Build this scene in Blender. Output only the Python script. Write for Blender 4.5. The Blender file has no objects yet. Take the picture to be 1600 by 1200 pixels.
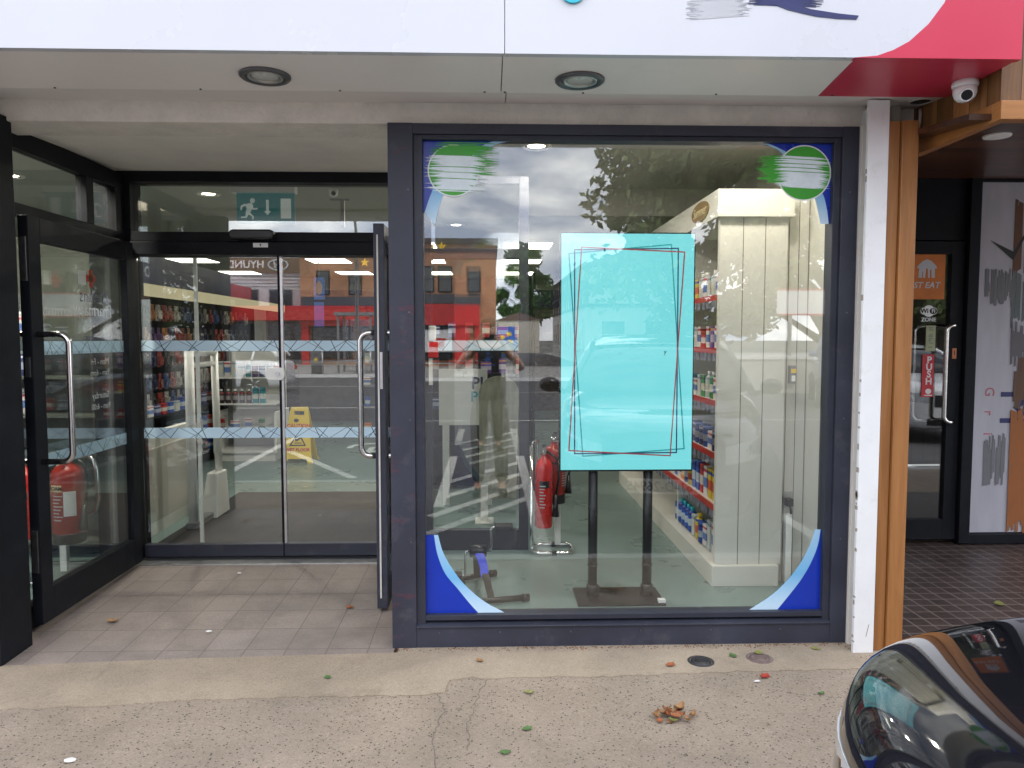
import bpy, bmesh, math, random
from mathutils import Vector, Matrix
random.seed(11)
sc = bpy.context.scene
COL = sc.collection
R = math.radians
PI = math.pi

# ------------------------------------------------------------------ camera, sky, sun, exposure
cam = bpy.data.cameras.new('camera'); cam.sensor_width = 36; cam.lens = 36 * 1164 / 1600
cam.clip_start = 0.005; cam.clip_end = 2000
co = bpy.data.objects.new('camera', cam); COL.objects.link(co)
co.location = (0, -3.6, 1.5)
co.rotation_euler = (PI / 2 - math.atan(73 / 1164), 0, -math.atan(35 / 1164))
sc.camera = co
sc.view_settings.view_transform = 'Standard'; sc.view_settings.look = 'None'
sc.view_settings.exposure = 0.84; sc.view_settings.gamma = 1.0
sc.view_settings.use_curve_mapping = False
sc.render.engine = 'CYCLES'
sc.cycles.use_denoising = True
sc.cycles.max_bounces = 12; sc.cycles.transparent_max_bounces = 24
sc.cycles.diffuse_bounces = 4; sc.cycles.glossy_bounces = 5
sc.cycles.sample_clamp_indirect = 6

SUN_EL, SUN_AZ = 54, 20           # degrees; the sun stands behind the shop, veiled by cloud
w = bpy.data.worlds.new('World'); sc.world = w; w.use_nodes = True
nt = w.node_tree; nt.nodes.clear()
def N(t, **k):
    n = nt.nodes.new(t)
    for a, v in k.items(): setattr(n, a, v)
    return n
out = N('ShaderNodeOutputWorld'); bg = N('ShaderNodeBackground'); bg.inputs['Strength'].default_value = 0.1
sky = N('ShaderNodeTexSky', sky_type='NISHITA', sun_disc=False)
sky.sun_elevation = R(SUN_EL); sky.sun_rotation = R(SUN_AZ); sky.altitude = 50; sky.dust_density = 2.0
tc = N('ShaderNodeTexCoord'); mp = N('ShaderNodeMapping'); mp.inputs['Scale'].default_value = (1, 1, 2.6)
mp.inputs['Location'].default_value = (3.1, 1.7, 0.4)
n1 = N('ShaderNodeTexNoise'); n1.inputs['Scale'].default_value = 5.5; n1.inputs['Detail'].default_value = 9; n1.inputs['Roughness'].default_value = 0.55; n1.inputs['Distortion'].default_value = 0.25
r1 = N('ShaderNodeValToRGB'); r1.color_ramp.elements[0].position = 0.40; r1.color_ramp.elements[1].position = 0.62
r1.color_ramp.elements[0].color = (0.32, 0.37, 0.50, 1); r1.color_ramp.elements[1].color = (0.97, 0.98, 1.0, 1)
sc1 = N('ShaderNodeVectorMath', operation='SCALE'); sc1.inputs['Scale'].default_value = 25.0
n2 = N('ShaderNodeTexNoise'); n2.inputs['Scale'].default_value = 1.7; n2.inputs['Detail'].default_value = 6
r2 = N('ShaderNodeValToRGB'); r2.color_ramp.elements[0].position = 0.30; r2.color_ramp.elements[1].position = 0.46
r2.color_ramp.elements[0].color = (0.45, 0.45, 0.45, 1)
mx = N('ShaderNodeMix', data_type='RGBA')
L = nt.links.new
L(tc.outputs['Generated'], mp.inputs['Vector']); L(mp.outputs['Vector'], n1.inputs['Vector']); L(mp.outputs['Vector'], n2.inputs['Vector'])
L(n1.outputs['Fac'], r1.inputs['Fac']); L(n2.outputs['Fac'], r2.inputs['Fac']); L(r1.outputs['Color'], sc1.inputs[0])
L(r2.outputs['Color'], mx.inputs['Factor']); L(sky.outputs['Color'], mx.inputs['A']); L(sc1.outputs['Vector'], mx.inputs['B'])
L(mx.outputs['Result'], bg.inputs['Color']); L(bg.outputs['Background'], out.inputs['Surface'])

sl = bpy.data.lights.new('sun', 'SUN'); sl.energy = 2.2; sl.angle = R(14); sl.color = (1, 0.95, 0.88)
so = bpy.data.objects.new('sun', sl); COL.objects.link(so)
az = R(SUN_AZ)
so.rotation_euler = Vector((-math.sin(az) * math.cos(R(SUN_EL)), -math.cos(az) * math.cos(R(SUN_EL)), -math.sin(R(SUN_EL)))).to_track_quat('-Z', 'Y').to_euler()

# ------------------------------------------------------------------ helpers
class MB:
    """collects shapes and links them as ONE mesh object"""
    def __init__(s): s.v = []; s.f = []; s.m = []; s.sm = []
    def add(s, vs, fs, m=0, smooth=False):
        o = len(s.v); s.v += [tuple(p) for p in vs]
        for f in fs: s.f.append([o + i for i in f]); s.m.append(m); s.sm.append(smooth)
        return s
    def box(s, x0, y0, z0, x1, y1, z1, m=0):
        if x0 > x1: x0, x1 = x1, x0
        if y0 > y1: y0, y1 = y1, y0
        if z0 > z1: z0, z1 = z1, z0
        return s.add([(x0,y0,z0),(x1,y0,z0),(x1,y1,z0),(x0,y1,z0),(x0,y0,z1),(x1,y0,z1),(x1,y1,z1),(x0,y1,z1)],
              [(0,3,2,1),(4,5,6,7),(0,1,5,4),(1,2,6,5),(2,3,7,6),(3,0,4,7)], m)
    def hexa(s, p, m=0):                       # eight corners, bottom ring then top ring
        return s.add(p, [(0,3,2,1),(4,5,6,7),(0,1,5,4),(1,2,6,5),(2,3,7,6),(3,0,4,7)], m)
    def prism(s, poly, a0, a1, ax='y', m=0):   # a 2-D outline given its thickness along an axis
        area = sum(poly[i][0]*poly[(i+1)%len(poly)][1]-poly[(i+1)%len(poly)][0]*poly[i][1] for i in range(len(poly)))
        if area < 0: poly = poly[::-1]
        n = len(poly)
        def q(p, a):
            return {'y': (p[0], a, p[1]), 'x': (a, p[0], p[1]), 'z': (p[0], p[1], a)}[ax]
        vs = [q(p, a0) for p in poly] + [q(p, a1) for p in poly]
        fs = [list(range(n)), list(range(2*n-1, n-1, -1))] + [(i, i+n, (i+1) % n + n, (i+1) % n) for i in range(n)]
        return s.add(vs, fs, m)
    def band(s, A, B, y0, y1, m=0):            # strip between two outlines in the XZ plane, given thickness in Y
        for i in range(len(A)-1):
            s.hexa([(A[i][0],y0,A[i][1]),(B[i][0],y0,B[i][1]),(B[i][0],y1,B[i][1]),(A[i][0],y1,A[i][1]),
                    (A[i+1][0],y0,A[i+1][1]),(B[i+1][0],y0,B[i+1][1]),(B[i+1][0],y1,B[i+1][1]),(A[i+1][0],y1,A[i+1][1])], m)
        return s
    def tube(s, pts, r, n=10, m=0, closed=False):
        pts = [Vector(p) for p in pts]; K = len(pts)
        rr = r if isinstance(r, (list, tuple)) else [r]*K
        o = len(s.v); up = None
        for i, p in enumerate(pts):
            if closed: d = pts[(i+1) % K] - pts[i-1]
            else: d = pts[min(i+1, K-1)] - pts[max(i-1, 0)]
            d.normalize()
            if up is None:
                up = Vector((0,0,1)) if abs(d.z) < .9 else Vector((1,0,0))
            up = (up - d*up.dot(d)).normalized(); sd = d.cross(up)
            for k in range(n):
                a = 2*PI*k/n; q = p + (up*math.cos(a) + sd*math.sin(a))*rr[i]; s.v.append(tuple(q))
        for i in range(K if closed else K-1):
            j = (i+1) % K
            for k in range(n):
                s.f.append([o+i*n+k, o+i*n+(k+1) % n, o+j*n+(k+1) % n, o+j*n+k]); s.m.append(m); s.sm.append(True)
        if not closed:
            s.f.append([o+k for k in range(n)][::-1]); s.m.append(m); s.sm.append(False)
            s.f.append([o+(K-1)*n+k for k in range(n)]); s.m.append(m); s.sm.append(False)
        return s
    def lathe(s, prof, c=(0,0,0), n=20, m=0, ax='z', smooth=True):   # prof: (r, h)
        o = len(s.v); c = Vector(c)
        for (r, h) in prof:
            for k in range(n):
                a = 2*PI*k/n; x, y = r*math.cos(a), r*math.sin(a)
                q = {'z': (x, y, h), 'y': (x, h, -y), 'x': (h, x, y)}[ax]
                s.v.append(tuple(c + Vector(q)))
        for i in range(len(prof)-1):
            for k in range(n):
                s.f.append([o+i*n+k, o+i*n+(k+1) % n, o+(i+1)*n+(k+1) % n, o+(i+1)*n+k]); s.m.append(m); s.sm.append(smooth)
        s.f.append([o+k for k in range(n)][::-1]); s.m.append(m); s.sm.append(False)
        e = o+(len(prof)-1)*n
        s.f.append([e+k for k in range(n)]); s.m.append(m); s.sm.append(False)
        return s
    def disc(s, c, r, y0, y1, n=28, m=0, sx=1, sz=1):   # flat disc in XZ with thickness
        return s.prism([(c[0]+r*sx*math.cos(2*PI*k/n), c[1]+r*sz*math.sin(2*PI*k/n)) for k in range(n)], y0, y1, 'y', m)
    def ell(s, c, rx, ry, rz, m=0, nu=14, nv=9):
        o = len(s.v)
        for j in range(nv+1):
            t = PI*j/nv
            for k in range(nu):
                a = 2*PI*k/nu
                s.v.append((c[0]+rx*math.sin(t)*math.cos(a), c[1]+ry*math.sin(t)*math.sin(a), c[2]+rz*math.cos(t)))
        for j in range(nv):
            for k in range(nu):
                s.f.append([o+j*nu+k, o+(j+1)*nu+k, o+(j+1)*nu+(k+1) % nu, o+j*nu+(k+1) % nu]); s.m.append(m); s.sm.append(True)
        return s
    def build(s, name, mat, parent=None, bev=0, sub=0, smooth=None, weld=False):
        me = bpy.data.meshes.new(name)
        base = Vector(parent_world(parent)) if parent else Vector((0,0,0))
        me.from_pydata([tuple(Vector(p)-base) for p in s.v], [], s.f)
        mats = mat if isinstance(mat, (list, tuple)) else [mat]
        for q in mats: me.materials.append(q)
        for p, mi, sm in zip(me.polygons, s.m, s.sm):
            p.material_index = min(mi, len(mats)-1); p.use_smooth = sm if smooth is None else smooth
        bm = bmesh.new(); bm.from_mesh(me)
        if weld: bmesh.ops.remove_doubles(bm, verts=bm.verts, dist=1e-5)
        bmesh.ops.recalc_face_normals(bm, faces=bm.faces)
        if bev:
            es = [e for e in bm.edges if len(e.link_faces) == 2 and e.calc_face_angle(0) > R(50)]
            bmesh.ops.bevel(bm, geom=es, offset=bev, segments=2, affect='EDGES', profile=.6, clamp_overlap=True)
        bm.to_mesh(me); bm.free(); me.update()
        o = bpy.data.objects.new(name, me); COL.objects.link(o)
        if parent: o.parent = parent
        if sub:
            md = o.modifiers.new('smooth', 'SUBSURF'); md.levels = sub; md.render_levels = sub
        return o
def parent_world(o):
    v = Vector((0,0,0))
    while o is not None: v += o.location; o = o.parent
    return v
def tag(o, label=None, cat=None, group=None, kind=None):
    if label: o['label'] = label
    if cat: o['category'] = cat
    if group: o['group'] = group
    if kind: o['kind'] = kind
    return o
def thing(name, label, cat, loc=(0,0,0), group=None):
    o = bpy.data.objects.new(name, None); COL.objects.link(o); o.location = loc; o.empty_display_size = .1
    return tag(o, label, cat, group)
def struct(o): o['kind'] = 'structure'; return o
def dup(o, parent=None):
    c = o.copy(); COL.objects.link(c)
    if parent: c.parent = parent
    for ch in [q for q in o.children]: dup(ch, c)
    return c
def text(name, s, size, loc, mat, parent=None, rot=(R(90),0,0), ext=.0015, align='CENTER', mirror=False, shear=0, bold=0, sx=1):
    cu = bpy.data.curves.new(name, 'FONT'); cu.body = s; cu.size = size; cu.extrude = ext; cu.align_x = align; cu.align_y = 'CENTER'
    cu.shear = shear; cu.offset = bold; cu.resolution_u = 3
    t = bpy.data.objects.new(name+'_curve', cu); COL.objects.link(t)
    bpy.context.view_layer.update()
    me = bpy.data.meshes.new_from_object(t.evaluated_get(bpy.context.evaluated_depsgraph_get()))
    bpy.data.objects.remove(t); bpy.data.curves.remove(cu)
    M = Matrix.Translation(Vector(loc) - (parent_world(parent) if parent else Vector((0,0,0)))) @ __import__('mathutils').Euler(rot).to_matrix().to_4x4() @ Matrix.Diagonal(((-sx if mirror else sx), 1, 1, 1))
    me.transform(M); me.name = name
    if mirror: me.flip_normals()
    me.materials.clear(); me.materials.append(mat)
    o = bpy.data.objects.new(name, me); COL.objects.link(o)
    if parent: o.parent = parent
    return o
def skin(name, verts, edges, radii, mat, parent=None, root=0, sub=2):
    me = bpy.data.meshes.new(name); base = parent_world(parent) if parent else Vector((0,0,0))
    me.from_pydata([tuple(Vector(v)-base) for v in verts], edges, [])
    o = bpy.data.objects.new(name+'_grow', me); COL.objects.link(o)
    o.modifiers.new('skin', 'SKIN'); sd = o.modifiers.new('smooth', 'SUBSURF'); sd.levels = sub; sd.render_levels = sub
    for i, (d, r) in enumerate(zip(me.skin_vertices[0].data, radii)):
        d.radius = r if isinstance(r, tuple) else (r, r); d.use_root = (i == root)
    bpy.context.view_layer.update()
    m2 = bpy.data.meshes.new_from_object(o.evaluated_get(bpy.context.evaluated_depsgraph_get()))
    bpy.data.objects.remove(o); bpy.data.meshes.remove(me)
    m2.name = name; m2.materials.clear(); m2.materials.append(mat)
    for p in m2.polygons: p.use_smooth = True
    q = bpy.data.objects.new(name, m2); COL.objects.link(q)
    if parent: q.parent = parent
    return q

# ------------------------------------------------------------------ materials
def newmat(name):
    m = bpy.data.materials.new(name); m.use_nodes = True; t = m.node_tree; t.nodes.clear()
    o = t.nodes.new('ShaderNodeOutputMaterial'); return m, t, o
def nd(t, ty, ins=None, **k):
    n = t.nodes.new(ty)
    for a, v in k.items(): setattr(n, a, v)
    for a, v in (ins or {}).items(): n.inputs[a].default_value = v
    return n
def c4(c): return (c[0], c[1], c[2], 1)
def lin(r, g, b):
    f = lambda x: ((x/255+.055)/1.055)**2.4 if x > 10 else x/255/12.92
    return (f(r), f(g), f(b))
def pm(name, col, rough=.5, metal=0, var=.15, scale=6, bump=0, bscale=60, spec=.5, coat=0, emit=0, stretch=(1,1,1), dirt=0, dirtcol=(.1,.08,.06)):
    """a procedural surface: base colour broken by noise, uneven gloss, a little bump"""
    m, t, o = newmat(name); l = t.links.new
    b = nd(t, 'ShaderNodeBsdfPrincipled', {'Roughness': rough, 'Metallic': metal, 'Specular IOR Level': spec, 'Coat Weight': coat})
    b.inputs['Coat Roughness'].default_value = .03
    tcd = nd(t, 'ShaderNodeTexCoord'); mpp = nd(t, 'ShaderNodeMapping', {'Scale': stretch}); l(tcd.outputs['Object'], mpp.inputs['Vector'])
    n = nd(t, 'ShaderNodeTexNoise', {'Scale': scale, 'Detail': 7, 'Roughness': .6}); l(mpp.outputs['Vector'], n.inputs['Vector'])
    mx = nd(t, 'ShaderNodeMix', {'A': c4([min(1, x*(1-var)) for x in col]), 'B': c4([min(1, x*(1+var)) for x in col])}, data_type='RGBA')
    mr = nd(t, 'ShaderNodeMapRange', {'From Min': .3, 'From Max': .7}); l(n.outputs['Fac'], mr.inputs['Value']); l(mr.outputs['Result'], mx.inputs['Factor'])
    cout = mx.outputs['Result']
    if dirt:
        n3 = nd(t, 'ShaderNodeTexNoise', {'Scale': scale*2.3, 'Detail': 9, 'Roughness': .72}); l(tcd.outputs['Object'], n3.inputs['Vector'])
        m3 = nd(t, 'ShaderNodeMapRange', {'From Min': .56, 'From Max': .74, 'To Max': dirt}); l(n3.outputs['Fac'], m3.inputs['Value'])
        x3 = nd(t, 'ShaderNodeMix', {'B': c4(dirtcol)}, data_type='RGBA'); l(m3.outputs['Result'], x3.inputs['Factor']); l(cout, x3.inputs['A']); cout = x3.outputs['Result']
    l(cout, b.inputs['Base Color'])
    rr = nd(t, 'ShaderNodeMapRange', {'From Min': .25, 'From Max': .75, 'To Min': max(.02, rough*.8), 'To Max': min(1, rough*1.2)}); l(n.outputs['Fac'], rr.inputs['Value']); l(rr.outputs['Result'], b.inputs['Roughness'])
    if bump:
        n2 = nd(t, 'ShaderNodeTexNoise', {'Scale': bscale, 'Detail': 6}); l(mpp.outputs['Vector'], n2.inputs['Vector'])
        bp = nd(t, 'ShaderNodeBump', {'Strength': bump, 'Distance': .01}); l(n2.outputs['Fac'], bp.inputs['Height']); l(bp.outputs['Normal'], b.inputs['Normal'])
    if emit:
        b.inputs['Emission Color'].default_value = c4(col); b.inputs['Emission Strength'].default_value = emit
    l(b.outputs['BSDF'], o.inputs['Surface']); return m
def glass(name, f0=.06, tint=(.93,.96,.94), rough=0, gcol=(1,1,1)):
    m, t, o = newmat(name); l = t.links.new
    g = nd(t, 'ShaderNodeNewGeometry'); d = nd(t, 'ShaderNodeVectorMath', operation='DOT_PRODUCT'); l(g.outputs['Normal'], d.inputs[0]); l(g.outputs['Incoming'], d.inputs[1])
    a = nd(t, 'ShaderNodeMath', operation='ABSOLUTE'); l(d.outputs['Value'], a.inputs[0])
    s = nd(t, 'ShaderNodeMath', {0: 1.0}, operation='SUBTRACT'); l(a.outputs[0], s.inputs[1])
    p = nd(t, 'ShaderNodeMath', {1: 5.0}, operation='POWER'); l(s.outputs[0], p.inputs[0])
    q = nd(t, 'ShaderNodeMath', {1: 1-f0, 2: f0}, operation='MULTIPLY_ADD'); l(p.outputs[0], q.inputs[0])
    tr = nd(t, 'ShaderNodeBsdfTransparent', {'Color': c4(tint)}); gl = nd(t, 'ShaderNodeBsdfGlossy', {'Roughness': rough, 'Color': c4(gcol)})
    mx = nd(t, 'ShaderNodeMixShader'); l(q.outputs[0], mx.inputs['Fac']); l(tr.outputs[0], mx.inputs[1]); l(gl.outputs[0], mx.inputs[2]); l(mx.outputs[0], o.inputs['Surface']); return m
def emitmat(name, col, st):
    m, t, o = newmat(name); e = nd(t, 'ShaderNodeEmission', {'Color': c4(col), 'Strength': st}); t.links.new(e.outputs[0], o.inputs['Surface']); return m
def ramp(t, stops, interp='LINEAR'):
    r = nd(t, 'ShaderNodeValToRGB'); cr = r.color_ramp; cr.interpolation = interp
    while len(cr.elements) < len(stops): cr.elements.new(.5)
    for e, (p, c) in zip(cr.elements, stops): e.position = p; e.color = c4(c)
    return r

M = {}
M['dark_frame'] = pm('anodised dark grey', (.026,.028,.040), .45, var=.25, scale=3, spec=.35, bump=.05, bscale=220, dirt=.25, dirtcol=(.12,.11,.11))
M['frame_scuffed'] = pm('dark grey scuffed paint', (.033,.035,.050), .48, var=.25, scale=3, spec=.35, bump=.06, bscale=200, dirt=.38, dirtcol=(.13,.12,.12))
def red_marks(m):                         # faint red noise marks mixed into the left jamb of the window
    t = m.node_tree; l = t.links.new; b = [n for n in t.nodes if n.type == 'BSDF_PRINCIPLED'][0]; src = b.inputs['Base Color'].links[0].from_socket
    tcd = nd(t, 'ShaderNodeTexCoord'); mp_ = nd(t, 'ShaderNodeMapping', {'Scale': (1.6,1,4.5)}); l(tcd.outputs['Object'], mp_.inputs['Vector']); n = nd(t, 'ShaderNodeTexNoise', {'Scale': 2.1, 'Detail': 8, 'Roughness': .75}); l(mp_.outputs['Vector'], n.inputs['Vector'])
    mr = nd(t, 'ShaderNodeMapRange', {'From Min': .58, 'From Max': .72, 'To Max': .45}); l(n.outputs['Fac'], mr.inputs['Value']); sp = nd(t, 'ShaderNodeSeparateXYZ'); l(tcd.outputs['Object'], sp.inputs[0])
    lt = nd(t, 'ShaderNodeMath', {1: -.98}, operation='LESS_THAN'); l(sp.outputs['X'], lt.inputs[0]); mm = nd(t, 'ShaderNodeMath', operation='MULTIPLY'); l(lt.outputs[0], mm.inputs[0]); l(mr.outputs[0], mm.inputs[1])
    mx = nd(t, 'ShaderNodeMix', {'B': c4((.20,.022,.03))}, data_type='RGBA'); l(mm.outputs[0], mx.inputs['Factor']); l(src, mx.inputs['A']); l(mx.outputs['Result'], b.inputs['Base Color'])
red_marks(M['frame_scuffed'])
M['black_frame'] = pm('black powder coat', (.009,.010,.013), .5, spec=.15, var=.3, scale=5, bump=.04, bscale=200, dirt=.2, dirtcol=(.05,.05,.05))
M['glass'] = glass('shop window glass', .088, (.955,.965,.95))
M['door_glass'] = glass('door glass', .115, (.93,.95,.935))
M['side_glass'] = glass('side glass', .095, (.94,.955,.945))
M['alu'] = pm('brushed aluminium', (.55,.55,.55), .35, 1, .1, 20)
M['steel'] = pm('polished stainless steel', (.62,.60,.58), .2, 1, .06, 30)
M['chrome'] = pm('chrome', (.75,.75,.75), .1, 1, .04, 30)
M['white_panel'] = pm('white gloss panel', (.60,.60,.63), .28, var=.02, scale=1.5, dirt=.08, dirtcol=(.5,.5,.48))
M['soffit'] = pm('white soffit panel', (.87,.81,.76), .4, var=.03, scale=2, dirt=.1, dirtcol=(.4,.36,.32))
M['soffit_back'] = pm('grey soffit strip', (.74,.69,.65), .4, var=.04, scale=2, dirt=.1, dirtcol=(.3,.28,.25))
M['red_panel'] = pm('crimson panel', (.56,.035,.075), .3, var=.04, scale=2)
M['render'] = pm('rough cream render', (.74,.68,.60), .9, var=.1, scale=8, bump=.8, bscale=45, dirt=.25, dirtcol=(.25,.22,.18))
M['recess_ceil'] = pm('cream painted soffit', (.80,.75,.67), .85, var=.06, scale=4, bump=.25, bscale=70)
M['white_paint'] = pm('weathered white paint', (.74,.73,.72), .5, var=.04, scale=5, bump=.12, bscale=30, dirt=.3, dirtcol=(.42,.38,.33))
M['cream_strip'] = pm('cream timber', (.62,.58,.52), .6, var=.05, scale=6, dirt=.4, dirtcol=(.3,.26,.2))
def wood(name, c1, c2, sc_=(9,9,.55), rough=.42, plank=0, plankax=0, joint=.012):
    m, t, o = newmat(name); l = t.links.new
    b = nd(t, 'ShaderNodeBsdfPrincipled', {'Roughness': rough}); tcd = nd(t, 'ShaderNodeTexCoord')
    mpp = nd(t, 'ShaderNodeMapping', {'Scale': sc_}); l(tcd.outputs['Object'], mpp.inputs['Vector'])
    n = nd(t, 'ShaderNodeTexNoise', {'Scale': 2.0, 'Detail': 8, 'Roughness': .65, 'Distortion': .6}); l(mpp.outputs['Vector'], n.inputs['Vector'])
    n2 = nd(t, 'ShaderNodeTexNoise', {'Scale': 14, 'Detail': 4, 'Roughness': .6}); l(mpp.outputs['Vector'], n2.inputs['Vector'])
    ad = nd(t, 'ShaderNodeMath', {1: .35, 2: 0}, operation='MULTIPLY_ADD'); l(n2.outputs['Fac'], ad.inputs[0]); l(n.outputs['Fac'], ad.inputs[2])
    rp = ramp(t, [(.42, c1), (.85, c2)]); l(ad.outputs[0], rp.inputs['Fac']); cout = rp.outputs['Color']; h = ad.outputs[0]
    if plank:
        sp = nd(t, 'ShaderNodeSeparateXYZ'); l(tcd.outputs['Object'], sp.inputs[0])
        dv = nd(t, 'ShaderNodeMath', {1: plank}, operation='DIVIDE')
        if isinstance(plankax, tuple):
            dd = nd(t, 'ShaderNodeVectorMath', {1: plankax}, operation='DOT_PRODUCT'); l(tcd.outputs['Object'], dd.inputs[0]); l(dd.outputs['Value'], dv.inputs[0])
        else: l(sp.outputs[plankax], dv.inputs[0])
        fl = nd(t, 'ShaderNodeMath', operation='FLOOR'); l(dv.outputs[0], fl.inputs[0])
        wn = nd(t, 'ShaderNodeTexWhiteNoise', noise_dimensions='1D'); l(fl.outputs[0], wn.inputs['W'])
        v = nd(t, 'ShaderNodeMapRange', {'To Min': .45, 'To Max': 1.35}); l(wn.outputs['Value'], v.inputs['Value'])
        hs = nd(t, 'ShaderNodeVectorMath', operation='SCALE'); l(cout, hs.inputs[0]); l(v.outputs['Result'], hs.inputs['Scale'])
        fr = nd(t, 'ShaderNodeMath', operation='FRACT'); l(dv.outputs[0], fr.inputs[0])
        lt = nd(t, 'ShaderNodeMath', {1: joint/plank}, operation='LESS_THAN'); l(fr.outputs[0], lt.inputs[0])
        mx = nd(t, 'ShaderNodeMix', {'B': c4([x*.25 for x in c1])}, data_type='RGBA'); l(lt.outputs[0], mx.inputs['Factor']); l(hs.outputs['Vector'], mx.inputs['A']); cout = mx.outputs['Result']
    l(cout, b.inputs['Base Color'])
    bp = nd(t, 'ShaderNodeBump', {'Strength': .15, 'Distance': .004}); l(h, bp.inputs['Height']); l(bp.outputs['Normal'], b.inputs['Normal'])
    l(b.outputs[0], o.inputs['Surface']); return m
M['oak'] = wood('varnished orange oak', (.20,.075,.018), (.35,.15,.045))
M['cladding'] = wood('mixed cedar boards', (.16,.062,.018), (.46,.22,.075), plank=.118, plankax=(1,1,0), joint=.004)
M['cedar_trim'] = wood('cedar trim', (.24,.09,.022), (.44,.19,.055), sc_=(.7,.7,9))
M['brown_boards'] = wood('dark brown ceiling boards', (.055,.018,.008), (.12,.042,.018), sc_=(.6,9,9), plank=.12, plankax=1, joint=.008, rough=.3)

def voro_ground(name, base, dark, light, cell=90, var=.12, darkfrac=.13, lightfrac=.08, bump=.5, stains=.35):
    m, t, o = newmat(name); l = t.links.new
    b = nd(t, 'ShaderNodeBsdfPrincipled', {'Roughness': .9, 'Specular IOR Level': .25}); tcd = nd(t, 'ShaderNodeTexCoord')
    dn = nd(t, 'ShaderNodeTexNoise', {'Scale': cell*.8, 'Detail': 3}); l(tcd.outputs['Object'], dn.inputs['Vector'])
    ofs = nd(t, 'ShaderNodeVectorMath', operation='SCALE'); ofs.inputs['Scale'].default_value = .9/cell; l(dn.outputs['Color'], ofs.inputs[0])
    ad = nd(t, 'ShaderNodeVectorMath', operation='ADD'); l(tcd.outputs['Object'], ad.inputs[0]); l(ofs.outputs[0], ad.inputs[1])
    v = nd(t, 'ShaderNodeTexVoronoi', {'Scale': cell}); l(ad.outputs[0], v.inputs['Vector'])
    sp = nd(t, 'ShaderNodeSeparateColor'); l(v.outputs['Color'], sp.inputs[0])
    rp = ramp(t, [(0, dark), (darkfrac, [x*.8 for x in base]), (darkfrac+.3, base), (.72, [x*1.12 for x in base]), (1-lightfrac, light)], 'CONSTANT'); l(sp.outputs['Red'], rp.inputs['Fac'])
    ds = nd(t, 'ShaderNodeMapRange', {'From Min': .25/1, 'From Max': .62, 'To Min': 0, 'To Max': 1}); l(v.outputs['Distance'], ds.inputs['Value'])
    mxa = nd(t, 'ShaderNodeMix', {'B': c4(base)}, data_type='RGBA'); l(ds.outputs['Result'], mxa.inputs['Factor']); l(rp.outputs['Color'], mxa.inputs['A'])
    n = nd(t, 'ShaderNodeTexNoise', {'Scale': 1.6, 'Detail': 9, 'Roughness': .62}); l(tcd.outputs['Object'], n.inputs['Vector'])
    vv = nd(t, 'ShaderNodeMapRange', {'From Min': .3, 'From Max': .7, 'To Min': 1-var, 'To Max': 1+var}); l(n.outputs['Fac'], vv.inputs['Value'])
    hs = nd(t, 'ShaderNodeVectorMath', operation='SCALE'); l(mxa.outputs['Result'], hs.inputs[0]); l(vv.outputs['Result'], hs.inputs['Scale'])
    n4 = nd(t, 'ShaderNodeTexNoise', {'Scale': 5, 'Detail': 8, 'Roughness': .7, 'Distortion': .5}); l(tcd.outputs['Object'], n4.inputs['Vector'])
    m4 = nd(t, 'ShaderNodeMapRange', {'From Min': .56, 'From Max': .75, 'To Max': stains}); l(n4.outputs['Fac'], m4.inputs['Value'])
    x4 = nd(t, 'ShaderNodeMix', {'B': c4([x*.45 for x in base])}, data_type='RGBA'); l(m4.outputs['Result'], x4.inputs['Factor']); l(hs.outputs[0], x4.inputs['A'])
    vg = nd(t, 'ShaderNodeTexVoronoi', {'Scale': 3.4}); l(ad.outputs[0], vg.inputs['Vector']); sg = nd(t, 'ShaderNodeSeparateColor'); l(vg.outputs['Color'], sg.inputs[0])   # trodden gum
    rad = nd(t, 'ShaderNodeMapRange', {'From Min': .45, 'From Max': 1, 'To Min': -.02, 'To Max': .065}); l(sg.outputs['Green'], rad.inputs['Value'])
    gl = nd(t, 'ShaderNodeMath', operation='LESS_THAN'); l(vg.outputs['Distance'], gl.inputs[0]); l(rad.outputs[0], gl.inputs[1]); g5 = nd(t, 'ShaderNodeMath', {1: .45}, operation='MULTIPLY'); l(gl.outputs[0], g5.inputs[0])
    x5 = nd(t, 'ShaderNodeMix', {'B': c4([x*.35 for x in base])}, data_type='RGBA'); l(g5.outputs[0], x5.inputs['Factor']); l(x4.outputs['Result'], x5.inputs['A'])
    l(x5.outputs['Result'], b.inputs['Base Color'])
    bp = nd(t, 'ShaderNodeBump', {'Strength': bump, 'Distance': .004}); l(v.outputs['Distance'], bp.inputs['Height']); l(bp.outputs['Normal'], b.inputs['Normal'])
    l(b.outputs[0], o.inputs['Surface']); return m
M['pavement'] = voro_ground('exposed aggregate paving', (.268,.214,.164), (.04,.034,.03), (.33,.275,.22), 120, darkfrac=.10, var=.2)
M['apron'] = voro_ground('sandy cement', (.31,.25,.185), (.215,.17,.125), (.375,.31,.235), 170, var=.2, darkfrac=.10, lightfrac=.1, bump=.25, stains=.5)
M['asphalt'] = voro_ground('tarmac', (.105,.103,.107), (.06,.06,.06), (.17,.165,.16), 120, var=.06, stains=.1)
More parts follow.
